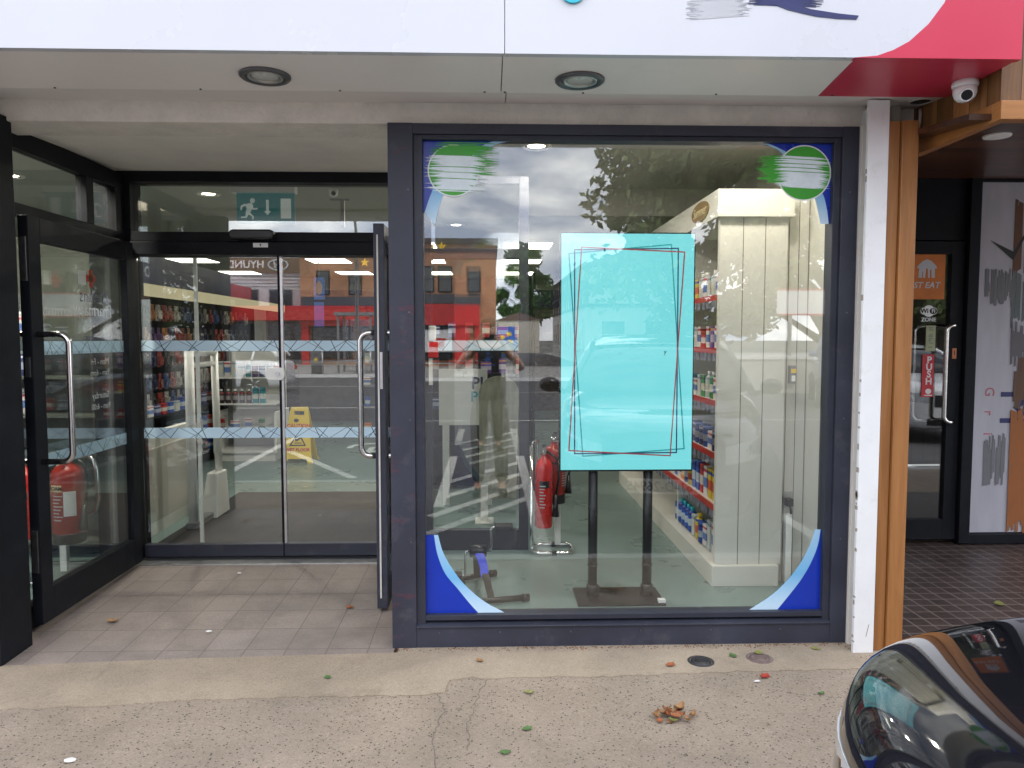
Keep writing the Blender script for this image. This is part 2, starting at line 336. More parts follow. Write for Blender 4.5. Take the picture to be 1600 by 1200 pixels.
def tiles(name, tx, ty, base, grout, gw=.006, var=.15, rough=.6, bump=.3, stain=.4, pit=60):
    m, t, o = newmat(name); l = t.links.new
    b = nd(t, 'ShaderNodeBsdfPrincipled', {'Roughness': rough, 'Specular IOR Level': .35}); tcd = nd(t, 'ShaderNodeTexCoord')
    sp = nd(t, 'ShaderNodeSeparateXYZ'); l(tcd.outputs['Object'], sp.inputs[0]); fl = []; ln = []
    for ax, d in ((0, tx), (1, ty)):
        dv = nd(t, 'ShaderNodeMath', {1: d}, operation='DIVIDE'); l(sp.outputs[ax], dv.inputs[0])
        f = nd(t, 'ShaderNodeMath', operation='FLOOR'); l(dv.outputs[0], f.inputs[0]); fl.append(f)
        fr = nd(t, 'ShaderNodeMath', operation='FRACT'); l(dv.outputs[0], fr.inputs[0])
        lt = nd(t, 'ShaderNodeMath', {1: gw/d}, operation='LESS_THAN'); l(fr.outputs[0], lt.inputs[0]); ln.append(lt)
    mxm = nd(t, 'ShaderNodeMath', operation='MAXIMUM'); l(ln[0].outputs[0], mxm.inputs[0]); l(ln[1].outputs[0], mxm.inputs[1])
    cb = nd(t, 'ShaderNodeCombineXYZ'); l(fl[0].outputs[0], cb.inputs[0]); l(fl[1].outputs[0], cb.inputs[1])
    wn = nd(t, 'ShaderNodeTexWhiteNoise', noise_dimensions='3D'); l(cb.outputs[0], wn.inputs['Vector'])
    v = nd(t, 'ShaderNodeMapRange', {'To Min': 1-var, 'To Max': 1+var}); l(wn.outputs['Value'], v.inputs['Value'])
    n = nd(t, 'ShaderNodeTexNoise', {'Scale': pit, 'Detail': 5, 'Roughness': .7}); l(tcd.outputs['Object'], n.inputs['Vector'])
    v2 = nd(t, 'ShaderNodeMapRange', {'From Min': .3, 'From Max': .7, 'To Min': .82, 'To Max': 1.16}); l(n.outputs['Fac'], v2.inputs['Value'])
    mm = nd(t, 'ShaderNodeMath', operation='MULTIPLY'); l(v.outputs[0], mm.inputs[0]); l(v2.outputs[0], mm.inputs[1])
    hs = nd(t, 'ShaderNodeVectorMath', {0: base}, operation='SCALE'); l(mm.outputs[0], hs.inputs['Scale'])
    mx = nd(t, 'ShaderNodeMix', {'B': c4(grout)}, data_type='RGBA'); l(mxm.outputs[0], mx.inputs['Factor']); l(hs.outputs[0], mx.inputs['A'])
    n4 = nd(t, 'ShaderNodeTexNoise', {'Scale': 2.6, 'Detail': 9, 'Roughness': .7}); l(tcd.outputs['Object'], n4.inputs['Vector'])
    m4 = nd(t, 'ShaderNodeMapRange', {'From Min': .45, 'From Max': .72, 'To Max': stain}); l(n4.outputs['Fac'], m4.inputs['Value'])
    x4 = nd(t, 'ShaderNodeMix', {'B': c4([x*.4 for x in base])}, data_type='RGBA'); l(m4.outputs['Result'], x4.inputs['Factor']); l(mx.outputs['Result'], x4.inputs['A'])
    l(x4.outputs['Result'], b.inputs['Base Color'])
    hh = nd(t, 'ShaderNodeMath', {1: -.8}, operation='MULTIPLY_ADD'); l(mxm.outputs[0], hh.inputs[0]); l(n.outputs['Fac'], hh.inputs[2])
    bp = nd(t, 'ShaderNodeBump', {'Strength': bump, 'Distance': .004}); l(hh.outputs[0], bp.inputs['Height']); l(bp.outputs['Normal'], b.inputs['Normal'])
    l(b.outputs[0], o.inputs['Surface']); return m
M['entry_tile'] = tiles('worn brown entrance tile', .2, .25, (.245,.20,.175), (.12,.098,.086), .004, .08, .6, .55, .55, 110)
M['mosaic'] = tiles('dark brown quarry tile', .098, .098, (.072,.050,.044), (.26,.215,.185), .006, .2, .4, .4, .3, 40)
M['vinyl'] = pm('grey green vinyl', (.165,.235,.225), .3, var=.05, scale=2, bump=.02, bscale=30, dirt=.1, dirtcol=(.42,.46,.42))
M['mat'] = pm('charcoal entrance mat', (.035,.035,.038), .95, var=.3, scale=40, bump=.8, bscale=300)
M['cream'] = pm('cream painted board', (.66,.65,.595), .45, var=.03, scale=3, dirt=.06, dirtcol=(.4,.36,.28))
M['cream_dark'] = pm('cream groove', (.22,.20,.16), .6)
M['wall_in'] = pm('off white wall', (.45,.44,.39), .8, var=.03, scale=3)
M['ceiling'] = pm('grey white ceiling', (.50,.50,.45), .85, var=.03, scale=3)
M['white_plastic'] = pm('white plastic', (.82,.82,.80), .35, var=.03, scale=9)
M['grey_plastic'] = pm('grey plastic', (.22,.22,.23), .4)
M['black_plastic'] = pm('black plastic', (.012,.012,.014), .35, var=.3, scale=9)
M['rubber'] = pm('black rubber', (.02,.02,.02), .75)
M['screen_black'] = pm('screen bezel', (.008,.008,.01), .2)
M['red_enamel'] = pm('red enamel', (.62,.012,.010), .28, var=.06, scale=5, coat=.3)
M['dark_red_enamel'] = pm('dull red enamel', (.36,.022,.012), .35, var=.08, scale=5)
M['label_cream'] = pm('cream label', (.72,.62,.38), .6)
M['white_ink'] = pm('white vinyl lettering', (.78,.78,.78), .5, var=.02)
M['grey_ink'] = pm('pale grey lettering', (.50,.50,.52), .5, var=.05)
M['black_ink'] = pm('black ink', (.01,.01,.012), .6)
M['red_ink'] = pm('red ink', (.55,.02,.02), .6)
M['navy_ink'] = pm('navy ink', (.02,.025,.11), .5)
M['teal_ink'] = pm('teal ink', (.02,.42,.52), .4)
M['yellow_plastic'] = pm('yellow plastic', (.78,.56,.02), .4, var=.05, scale=6, dirt=.1, dirtcol=(.4,.3,.05))
M['exit_green'] = pm('teal exit panel', (.005,.10,.11), .4, emit=.25)
M['exit_white'] = pm('white pictogram', (.70,.75,.73), .4, emit=.1)
M['blue_vinyl'] = pm('royal blue window vinyl', (.004,.03,.36), .3, var=.05, scale=4)
M['green_vinyl'] = pm('green window vinyl', (.05,.36,.03), .4, var=.1, scale=8)
M['teal_canopy'] = pm('navy canopy', (.012,.016,.045), .4)
M['brown_sign'] = pm('brown sign', (.24,.15,.06), .5, var=.1, scale=10)
M['price_red'] = pm('red price strip', (.45,.03,.02), .45, var=.1, scale=20)
M['price_dark'] = pm('price labels', (.16,.17,.22), .45, var=.6, scale=28)
M['lamp'] = emitmat('lit downlight', (1,.86,.62), 12)
M['strip'] = emitmat('lit ceiling panel', (1,.95,.82), 5)
M['shelf_glow'] = emitmat('lit shelf valance', (1,.88,.55), .3)
M['lens'] = pm('frosted lens', (.50,.50,.46), .25)
M['dl_ring'] = pm('grey cast ring', (.12,.12,.125), .35, .6)
M['poster_yellow'] = pm('yellow card', (.80,.55,.02), .6)
M['poster_blue'] = pm('blue card', (.03,.12,.45), .5)
def gradient_x(name, c1, c2, axis='X'):
    m, t, o = newmat(name); l = t.links.new
    b = nd(t, 'ShaderNodeBsdfPrincipled', {'Roughness': .35}); g = nd(t, 'ShaderNodeTexCoord'); sp = nd(t, 'ShaderNodeSeparateXYZ'); l(g.outputs['Generated'], sp.inputs[0])
    rp = ramp(t, [(0, c1), (.45, c2), (1, [(a+b_)/2 for a, b_ in zip(c1, c2)])]); l(sp.outputs[axis], rp.inputs['Fac']); l(rp.outputs['Color'], b.inputs['Base Color']); l(b.outputs[0], o.inputs['Surface']); return m
M['sky_band'] = gradient_x('pale blue printed swoosh', (.55,.70,.80), (.16,.42,.68), 'Z')
def crackle(name):
    m, t, o = newmat(name); l = t.links.new
    b = nd(t, 'ShaderNodeBsdfPrincipled', {'Roughness': .5}); tcd = nd(t, 'ShaderNodeTexCoord')
    sp = nd(t, 'ShaderNodeSeparateXYZ'); l(tcd.outputs['Object'], sp.inputs[0]); acc = None
    ad0 = nd(t, 'ShaderNodeMath', operation='ADD'); l(sp.outputs['X'], ad0.inputs[0]); l(sp.outputs['Y'], ad0.inputs[1])
    for i, (sl_, per, ph) in enumerate([(1.1,.105,.0),(-.8,.083,.03),(1.9,.14,.06),(-1.6,.117,.01),(.45,.19,.09)]):
        wv = nd(t, 'ShaderNodeMath', {1: sl_, 2: ph}, operation='MULTIPLY_ADD'); l(sp.outputs['Z'], wv.inputs[0])
        a2 = nd(t, 'ShaderNodeMath', operation='ADD'); l(ad0.outputs[0], a2.inputs[0]); l(wv.outputs[0], a2.inputs[1])
        dv = nd(t, 'ShaderNodeMath', {1: per}, operation='DIVIDE'); l(a2.outputs[0], dv.inputs[0])
        pp = nd(t, 'ShaderNodeMath', {1: 1.0}, operation='PINGPONG'); l(dv.outputs[0], pp.inputs[0])
        lt = nd(t, 'ShaderNodeMath', {1: .0028/per}, operation='LESS_THAN'); l(pp.outputs[0], lt.inputs[0])
        if acc is None: acc = lt
        else:
            mm = nd(t, 'ShaderNodeMath', operation='MAXIMUM'); l(acc.outputs[0], mm.inputs[0]); l(lt.outputs[0], mm.inputs[1]); acc = mm
    mx = nd(t, 'ShaderNodeMix', {'A': c4((.58,.76,.88)), 'B': c4((.03,.05,.08))}, data_type='RGBA'); l(acc.outputs[0], mx.inputs['Factor'])
    l(mx.outputs['Result'], b.inputs['Base Color']); l(b.outputs[0], o.inputs['Surface']); return m
M['crackle'] = crackle('pale blue manifestation band with dark lines')
# ================================================================== THE SETTING: ground
def sheet(name, poly, z, mat, th=.02):
    b = MB(); b.prism(poly, z-th, z, 'z'); return b.build(name, mat)
b = MB(); b.box(-400, -420, -.6, 400, 60, -.42); struct(b.build('ground', pm('far ground', (.09,.09,.08), .95)))
b = MB(); b.box(-60, -19.5, -.40, 60, -1.47, -.16); struct(b.build('parking_lot', M['asphalt']))
b = MB(); b.box(-60, -24.6, -.40, 60, -19.5, -.165); struct(b.build('road', M['asphalt']))
b = MB(); b.box(-60, -70, -.40, 60, -24.6, -.05); struct(b.build('far_pavement', pm('grey slabs', (.34,.33,.31), .9, var=.12, scale=2)))
b = MB(); b.box(-8, -1.35, -.4, 8, -.165, -.035).box(-8, -.165, -.4, -2.75, 2.5, -.0355).box(1.99, -.165, -.4, 2.0, -.08, -.0355); struct(b.build('pavement', M['pavement']))
b = MB(); b.box(-60, -1.47, -.4, 60, -1.35, -.03).box(-60, -1.35, -.4, -8, 2, -.036).box(8, -1.35, -.4, 60, 2, -.036)
struct(b.build('kerb', pm('concrete kerb', (.36,.34,.31), .85, var=.12, scale=6, bump=.3), bev=.008))
# the sandy cement strip along the foot of the shopfront, its outer edge broken
ed = []
pts = [(-8,-.62),(-3,-.58),(-2.02,-.557),(-1.638,-.542),(-1.261,-.499),(-.781,-.485),(-.345,-.487),(-.20,-.463),(-.181,-.337),(.098,-.332),(.533,-.333),(.978,-.307),(1.517,-.297),(1.70,-.285),(2.02,-.27),(2.06,-.19),(2.3,-.17),(8,-.17)]
for (a, c) in zip(pts, pts[1:]):
    n = max(2, int((c[0]-a[0])/.022)) if abs(c[0]-a[0]) < 2 else 40
    for i in range(n):
        t = i/n; ed.append((a[0]+(c[0]-a[0])*t + random.uniform(-.004,.004), a[1]+(c[1]-a[1])*t + .010*math.sin(i*.7+a[0]*9)*random.random() + random.uniform(-.006,.006)))
poly = ed + [(8,-.08),(2.0,-.08),(2.0,.1),(-.45,.1),(-.45,-.05),(-1.4,-.085),(-2.24,-.14),(-2.3,-.14),(-8,-.14)]
struct(sheet('cement_strip', poly, -.030, M['apron'], .01))
# cracks in the pavement
def crack(pts, wd=.004):
    b = MB(); P_ = []
    for (a, c) in zip(pts, pts[1:]):
        for i in range(8):
            t = i/8; P_.append((a[0]+(c[0]-a[0])*t+random.uniform(-.008,.008), a[1]+(c[1]-a[1])*t+random.uniform(-.008,.008)))
    L_ = [(x-wd*random.uniform(.3,1), y) for x, y in P_]; R_ = [(x+wd*random.uniform(.3,1), y) for x, y in P_]
    b.prism(L_+R_[::-1], -.036, -.0338, 'z'); return b
b = crack([(-.23,-.47),(-.19,-.62),(-.22,-.8),(-.17,-1.2)], .0022); b2 = crack([(-.02,-.34),(-.05,-.5),(-.09,-.72),(-.08,-.95)], .002); b3 = crack([(1.70,-.29),(1.68,-.45),(1.75,-.7),(1.72,-1.2)], .003)
for q in (b2, b3): b.add(q.v, q.f)
struct(b.build('pavement_crack', pm('dark crack', (.12,.098,.08), .95)))
# entrance tiles, rising gently to the doors
b = MB(); b.hexa([(-2.42,-.17,-.2),(-.47,-.10,-.2),(-.47,1.33,-.2),(-2.42,1.33,-.2),(-2.42,-.17,-.032),(-.47,-.10,-.032),(-.47,1.33,-.002),(-2.42,1.33,-.002)])
struct(b.build('entrance_floor', M['entry_tile']))
b = MB(); b.box(1.995,-.08,-.2,6,1.8,-.028); struct(b.build('neighbour_floor', M['mosaic']))
b = MB(); b.box(-6,.10,-.2,-2.42,13,0).box(-2.42,1.6,-.2,-.47,13,0).box(-.47,.10,-.2,1.99,13,0); struct(b.build('shop_floor', M['vinyl']))
b = MB(); b.box(-2.42,1.40,-.02,-.5,3.6,.006); tag(b.build('entrance_mat', M['mat']), 'charcoal carpet mat running in behind the sliding glass doors', 'mat')
b = MB(); b.box(-2.33,1.29,-.01,-.6,1.40,.004); tag(b.build('threshold_strip', M['alu'], bev=.001), 'worn aluminium threshold strip at the foot of the sliding doors', 'threshold')

# ================================================================== SHOP FASCIA
fa = thing('shop_fascia', 'white illuminated style shop fascia with crimson right corner above the entrance and window', 'fascia', (0,-.4,2.59))
FX0, FX1 = -7, 2.095
arc = [(1.429,2.592),(1.518,2.600),(1.581,2.622),(1.644,2.656),(1.718,2.723),(1.778,2.804),(1.83,2.93),(1.86,3.1),(1.87,3.3)]
b = MB(); b.prism([(.062,2.592)]+arc+[(1.87,3.6),(.062,3.6)], -.655, -.62); b.prism([(FX0,2.592),(.059,2.592),(.059,3.6),(FX0,3.6)], -.655, -.62); b.build('front_panel', M['white_panel'], fa)
b = MB(); b.prism(arc+[(1.87,3.6),(FX1,3.6),(FX1,2.592)], -.655, -.62).box(FX1-.012,-.62,2.60,FX1,-.19,3.6); b.build('red_corner_panel', M['red_panel'], fa)
b = MB()
b.prism([(FX0,-.62),(FX0,-.19),(.051,-.19),(.051,-.62)], 2.592, 2.604, 'z'); b.prism([(.055,-.62),(.055,-.19),(1.49,-.19),(1.44,-.62)], 2.592, 2.604, 'z')
b.build('soffit_panel', M['soffit'], fa)
b = MB(); b.prism([(1.4425,-.62),(1.4925,-.19),(FX1-.012,-.19),(FX1-.012,-.62)], 2.5915, 2.604, 'z'); b.build('red_soffit_panel', M['red_panel'], fa)
b = MB(); b.hexa([(FX0,-.19,2.600),(.075,-.19,2.600),(.075,.075,2.622),(FX0,.075,2.622),(FX0,-.19,2.63),(.075,-.19,2.63),(.075,.075,2.64),(FX0,.075,2.64)])
b.hexa([(.079,-.19,2.600),(FX1,-.19,2.600),(FX1,.075,2.622),(.079,.075,2.622),(.079,-.19,2.63),(FX1,-.19,2.63),(FX1,.075,2.64),(.079,.075,2.64)])
b.build('rear_soffit_strip', M['soffit_back'], fa)
b = MB(); b.box(FX0,-.61,2.65,FX1-.02,.3,3.58); b.build('casing', M['white_panel'], fa)
for x in (-1.9,-1.27,-.66,-.02,.07,.42,1.02,1.55): b = MB(); b.lathe([(.006,2.588),(.004,2.592)], (x,-.205,0), 8); b.build('screw_head', M['dl_ring'], fa)
b = MB(); b.prism([(.322+.055*math.cos(2*PI*i/24), 2.842+.062*math.sin(2*PI*i/24)) for i in range(24)], -.667, -.655); b.build('letter_tail', M['teal_ink'], fa)
def brush(x0, x1, z0, z1, y0, y1, n, fray=.06, slope=0, seed=1, gap=0):
    rnd = random.Random(seed); b = MB()
    for i in range(n):
        za = z0+(z1-z0)*i/n; zb = z0+(z1-z0)*(i+1)/n
        if rnd.random() < gap: continue
        xa = x0 + fray*rnd.random()**1.5; xb = x1 - fray*rnd.random()**1.5
        h = (zb-za)*rnd.uniform(1.0,1.5)
        K = 5; U = []; D = []
        for k in range(K+1):
            t = k/K; x = xa+(xb-xa)*t; zz = za + slope*(x-x0) + rnd.uniform(-.15,.15)*(zb-za); hh = h*(.15 if k in (0, K) else 1)
            U.append((x, zz+hh)); D.append((x, zz))
        o_ = (i % 3)*.00025; b.prism(D+U[::-1], y0-o_, y1-o_)
    return b
brush(.76,1.02,2.725,2.83,-.6565,-.655,34,.05,.08,3,.05).build('painted_smear', M['grey_ink'], fa)
brush(1.0,1.30,2.785,2.86,-.657,-.655,22,.04,-.02,5,.05).build('painted_smear', M['navy_ink'], fa)
b = MB(); b.prism([(1.10,2.79),(1.16,2.768),(1.27,2.745),(1.36,2.737),(1.43,2.735),(1.44,2.75),(1.36,2.757),(1.25,2.772),(1.15,2.80)], -.658, -.655); b.build('painted_smear', M['navy_ink'], fa)

def downlight(x, y, z, label, tilt=0, lit=False, energy=12, r=.105, group='round downlights in the canopy soffit'):
    t = thing('downlight', label, 'downlight', (x,y,z), group)
    b = MB(); b.lathe([(r,0),(r,-.008),(r*.93,-.014),(r*.74,-.012),(r*.72,.03)], (x,y,z), 36); b.build('trim_ring', M['dl_ring'] if not lit else M['white_plastic'], t)
    b = MB(); b.lathe([(r*.70,-.004),(r*.69,-.012),(r*.60,-.010),(r*.56,.0)], (x,y,z), 36); b.build('inner_ring', M['alu'], t)
    b = MB(); b.lathe([(r*.57,-.0045),(r*.45,-.0075),(r*.2,-.009),(.002,-.0095)], (x,y,z), 28); b.build('lens', M['lamp'] if lit else M['lens'], t)
    if lit:
        la = bpy.data.lights.new('downlight_lamp', 'AREA'); la.shape = 'DISK'; la.size = .14; la.energy = energy; la.color = (1,.93,.82); lo = bpy.data.objects.new('downlight_lamp', la); COL.objects.link(lo); lo.parent = t; lo.location = (0,0,-.018)
    return t
downlight(-.935,-.385,2.592, 'grey ringed unlit downlight in the soffit above the entrance doors')
downlight(.385,-.372,2.592, 'grey ringed unlit downlight in the soffit above the shop window')
t = thing('light_opening', 'empty dark round light hole in the soffit beside the dome camera', 'opening', (2.03,-.075,2.60))
b = MB(); b.lathe([(.052,0),(.052,-.004),(.045,-.005),(.044,.0)], (2.03,-.075,2.609), 26); b.build('rim', M['soffit_back'], t)
b = MB(); b.lathe([(.044,-.002),(.03,-.003),(.002,-.003)], (2.03,-.075,2.609), 26); b.build('hole', M['black_plastic'], t)

t = thing('dome_camera', 'white dome security camera under the crimson end of the fascia', 'security camera', (2.035,-.40,2.592))
cx, cy, cz = 2.035, -.40, 2.592
b = MB(); b.lathe([(.05,0),(.052,-.018),(.05,-.024),(.048,-.026)], (cx,cy,cz), 30); b.build('mount', M['white_plastic'], t)
b = MB(); b.lathe([(.047,-.026),(.046,-.05),(.040,-.068),(.028,-.082),(.012,-.088),(.002,-.089)], (cx,cy,cz), 30); b.build('housing', M['white_plastic'], t)
b = MB(); dv = Vector((-.35,-.85,-.45)).normalized(); p0 = Vector((cx,cy,cz-.048))
b.tube([p0, p0+dv*.046, p0+dv*.050], [.030,.029,.026], 22); b.build('eyeball', M['white_plastic'], t)
b = MB(); b.tube([p0+dv*.0495, p0+dv*.0525], [.022,.020], 22); b.build('lens', M['black_plastic'], t)

# ================================================================== WALLS, COLUMNS
t = thing('lintel_beam', 'rough cream rendered beam between the fascia soffit and the window head', 'beam', (0,.1,2.5))
b = MB(); b.box(-7,.055,2.52,1.862,.32,2.80); b.build('render_face', M['render'], t, bev=.006)
b = MB(); b.hexa([(-2.6,.32,2.545),(-.47,.32,2.545),(-.47,1.52,2.587),(-2.6,1.52,2.587),(-2.6,.32,2.75),(-.47,.32,2.75),(-.47,1.52,2.75),(-2.6,1.52,2.75)])
tag(b.build('recess_ceiling', M['recess_ceil']), 'smooth cream ceiling over the recessed entrance', 'ceiling', kind='structure')
b = MB(); b.box(-7,.31,2.72,2.0,13,2.9); b2 = MB()
struct(b.build('shop_ceiling_slab', M['ceiling']))
t = thing('left_pillar', 'dark pillar at the left edge of the recessed entrance', 'pillar', (-2.5,0,-.03))
b = MB(); b.box(-2.78,-.15,-.035,-2.275,.09,2.54); b.build('casing', M['black_frame'], t, bev=.004)
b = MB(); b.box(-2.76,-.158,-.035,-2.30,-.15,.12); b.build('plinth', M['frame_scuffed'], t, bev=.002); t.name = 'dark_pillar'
t = thing('far_shop_window', 'dark framed shop window on the far left of the entrance pillar', 'shop window', (-4.4,0,0))
b = MB(); b.box(-6.8,0,-.04,-2.78,.1,.12).box(-6.8,0,2.44,-2.78,.1,2.52).box(-6.9,0,-.04,-6.8,.1,2.52); b.build('frame', M['dark_frame'], t, bev=.003)
b = MB(); b.box(-6.8,.05,.12,-2.78,.06,2.44); b.build('glass', M['glass'], t)
t = thing('white_column', 'chipped white painted column right of the shop window', 'column', (1.805,-.1,-.03))
b = MB(); b.box(1.763,-.12,-.042,1.862,-.098,2.60).box(1.818,-.098,-.04,1.860,.055,2.598); b.build('shaft', M['white_paint'], t, bev=.003)
b = MB()
rnd = random.Random(4)
for i in range(22):
    z = rnd.uniform(.0,2.4); h = rnd.uniform(.006,.03); yy_ = -.1215+rnd.uniform(0,.004); b.box(1.7615,yy_,z,1.764+rnd.uniform(0,.004),yy_+rnd.uniform(.01,.022),z+h)
b.hexa([(1.822,-.1212,.05),(1.825,-.1212,.05),(1.825,-.12,.05),(1.822,-.12,.05),(1.835,-.1212,.11),(1.838,-.1212,.11),(1.838,-.12,.11),(1.835,-.12,.11)])
b.build('chipped_edge', pm('bare render', (.30,.27,.22), .95), t)
t = thing('cream_batten', 'narrow cream timber batten between the window frame and the white column', 'batten', (1.8,0,0))
b = MB(); b.box(1.784,-.022,-.033,1.812,.06,2.512); b.build('board', M['cream_strip'], t, bev=.002)
t = thing('timber_post', 'orange varnished timber post beside the white column', 'post', (1.94,-.05,-.03))
b = MB(); b.box(1.872,-.10,-.03,1.925,.02,2.51); b.build('board', M['oak'], t, bev=.003)
b = MB(); b.box(1.928,-.115,-.03,2.006,.03,2.51); b.build('board', M['oak'], t, bev=.003)
t = thing('party_wall', 'plain wall between the two shops behind the orange timber post', 'wall', (1.98,6,0))
b = MB(); b.box(1.955,.03,-.03,1.995,13,2.72); b.build('plaster', M['wall_in'], t)
t = thing('upper_wall', 'rendered wall above the neighbouring entrance behind the timber canopy', 'wall', (4,.2,2.5))
b = MB(); b.box(1.90,.10,2.518,6.5,.3,3.6); b.build('render_face', M['render'], t)
t = thing('dining_room', 'dark brown interior behind the neighbouring glazed door', 'room', (4,3,0))
b = MB(); b.box(2.0,5,0,6.5,5.1,2.66).box(1.996,1.85,0,2.04,5,2.66).box(6.5,1.8,0,6.6,5,2.66).box(1.996,1.801,2.66,6.5,5,2.75).box(2.0,1.81,-.1,6.5,5,-.02); b.build('wall', wood('dark panelled wall', (.02,.010,.006), (.05,.026,.014), plank=.14, plankax=0, joint=.01), t)

# ================================================================== MAIN WINDOW
wn = thing('shop_window', 'large dark framed shop window with blue printed corners and two green discs', 'shop window', (.65,.05,-.03))
b = MB()
b.box(-.481,0,-.036,-.362,.12,2.512).box(1.702,0,-.036,1.782,.12,2.512)
b.box(-.362,.002,2.462,1.702,.12,2.511).box(-.362,.002,-.036,1.702,.12,.072)
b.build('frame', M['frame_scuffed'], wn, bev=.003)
b = MB(); b.box(-.362,.016,.072,-.318,.10,2.462).box(1.668,.016,.072,1.702,.10,2.462).box(-.318,.0165,2.440,1.668,.10,2.462).box(-.318,.0165,.1,1.668,.10,.126)
b.build('bead', M['dark_frame'], wn, bev=.003)
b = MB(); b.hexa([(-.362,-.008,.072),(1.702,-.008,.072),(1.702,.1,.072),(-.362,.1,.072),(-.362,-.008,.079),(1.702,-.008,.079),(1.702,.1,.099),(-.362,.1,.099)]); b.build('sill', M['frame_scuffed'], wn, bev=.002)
for x, z in [(x,.045) for x in (-.25,.05,.4,.75,1.1,1.45)]+[(x,z) for z in (.5,1.1,1.62,2.2) for x in (-.385,1.742)]:
    b = MB(); b.lathe([(.0045,-.003),(.004,.002)], (x,.0,z), 8, ax='y'); b.build('rivet', M['dl_ring'], wn)
b = MB(); b.box(-.32,.05,.12,1.67,.06,2.445); b.build('glass', M['glass'], wn)
Y = .0490
def decal(corner, A, B):
    b = MB(); b.prism(A+corner, Y+.0002, Y+.0008); d = b.build('corner_decal', M['blue_vinyl'], wn)
    b = MB(); b.band(A, B, Y-.0008, Y-.0002); b.build('swoosh', M['sky_band'], d)
def smooth(A, n=4):
    out = []
    for i in range(len(A)-1):
        p0 = A[max(i-1,0)]; p1 = A[i]; p2 = A[i+1]; p3 = A[min(i+2,len(A)-1)]
        for k in range(n):
            t = k/n; out.append(tuple(.5*((2*p1[j])+(-p0[j]+p2[j])*t+(2*p0[j]-5*p1[j]+4*p2[j]-p3[j])*t*t+(-p0[j]+3*p1[j]-3*p2[j]+p3[j])*t**3) for j in (0,1)))
    return out+[A[-1]]
g0, g1, gz0, gz1 = -.318, 1.668, .126, 2.44
# the corners are drawn a little inside the beads so that nothing sticks through the frame
LLa = smooth([(-.277,.522),(-.261,.425),(-.223,.327),(-.162,.25),(-.102,.174),(-.058,.124)]); LLb = smooth([(-.257,.522),(-.229,.425),(-.162,.313),(-.098,.241),(-.025,.181),(.075,.124)])
decal([(-.319,.124),(-.319,.522)], LLa, LLb)
LRa = smooth([(1.664,.535),(1.650,.447),(1.616,.359),(1.574,.284),(1.524,.215),(1.452,.124)]); LRb = smooth([(1.635,.535),(1.615,.465),(1.571,.372),(1.508,.284),(1.425,.203),(1.307,.124)])
decal([(1.669,.124),(1.669,.535)], LRa, LRb)
ULa = smooth([(.02,2.441),(-.029,2.422),(-.094,2.375),(-.235,2.27),(-.280,2.19),(-.312,2.10)]); ULb = smooth([(.095,2.441),(.025,2.422),(-.051,2.374),(-.187,2.239),(-.237,2.145),(-.262,2.04)])
decal([(-.319,2.10),(-.319,2.441)], ULa, ULb)
URa = smooth([(1.352,2.441),(1.41,2.418),(1.472,2.378),(1.612,2.228),(1.648,2.148),(1.664,2.055)]); URb = smooth([(1.325,2.441),(1.372,2.424),(1.435,2.384),(1.575,2.205),(1.607,2.124),(1.622,2.055)])
decal([(1.669,2.055),(1.669,2.441)], URa, URb)
for (x, z, rr, lab) in ((-.172,2.300,.118,'green disc with white brush marks at top left of the glass'), (1.535,2.300,.128,'green disc with white brush marks at top right of the glass')):
    b = MB(); b.disc((x,z), rr, Y-.0016, Y-.0011, 48); d = b.build('round_decal', M['green_vinyl'], wn); d['label'] = lab
    b = MB(); A = [(x+rr*math.cos(2*PI*k/48), z+rr*math.sin(2*PI*k/48)) for k in range(49)]; B = [(x+(rr+.006)*math.cos(2*PI*k/48), z+(rr+.006)*math.sin(2*PI*k/48)) for k in range(49)]
    b.band(A, B, Y-.0017, Y-.0011); b.build('rim', M['white_ink'], d)
pale = pm('pale painted smear', (.78,.86,.88), .6, var=.08, scale=14)
brush(-.317,-.01,2.205,2.375,Y-.0030,Y-.0026,40,.07,-.03,21,.08).build('painted_smear', pale, wn)
brush(-.29,.05,2.285,2.435,Y-.0023,Y-.0019,42,.08,-.015,22,.10).build('painted_smear', M['green_vinyl'], wn)
brush(1.385,1.666,2.235,2.385,Y-.0030,Y-.0026,40,.05,-.05,23,.08).build('painted_smear', pale, wn)
brush(1.295,1.50,2.255,2.385,Y-.0023,Y-.0019,38,.07,-.03,24,.10).build('painted_smear', M['green_vinyl'], wn)

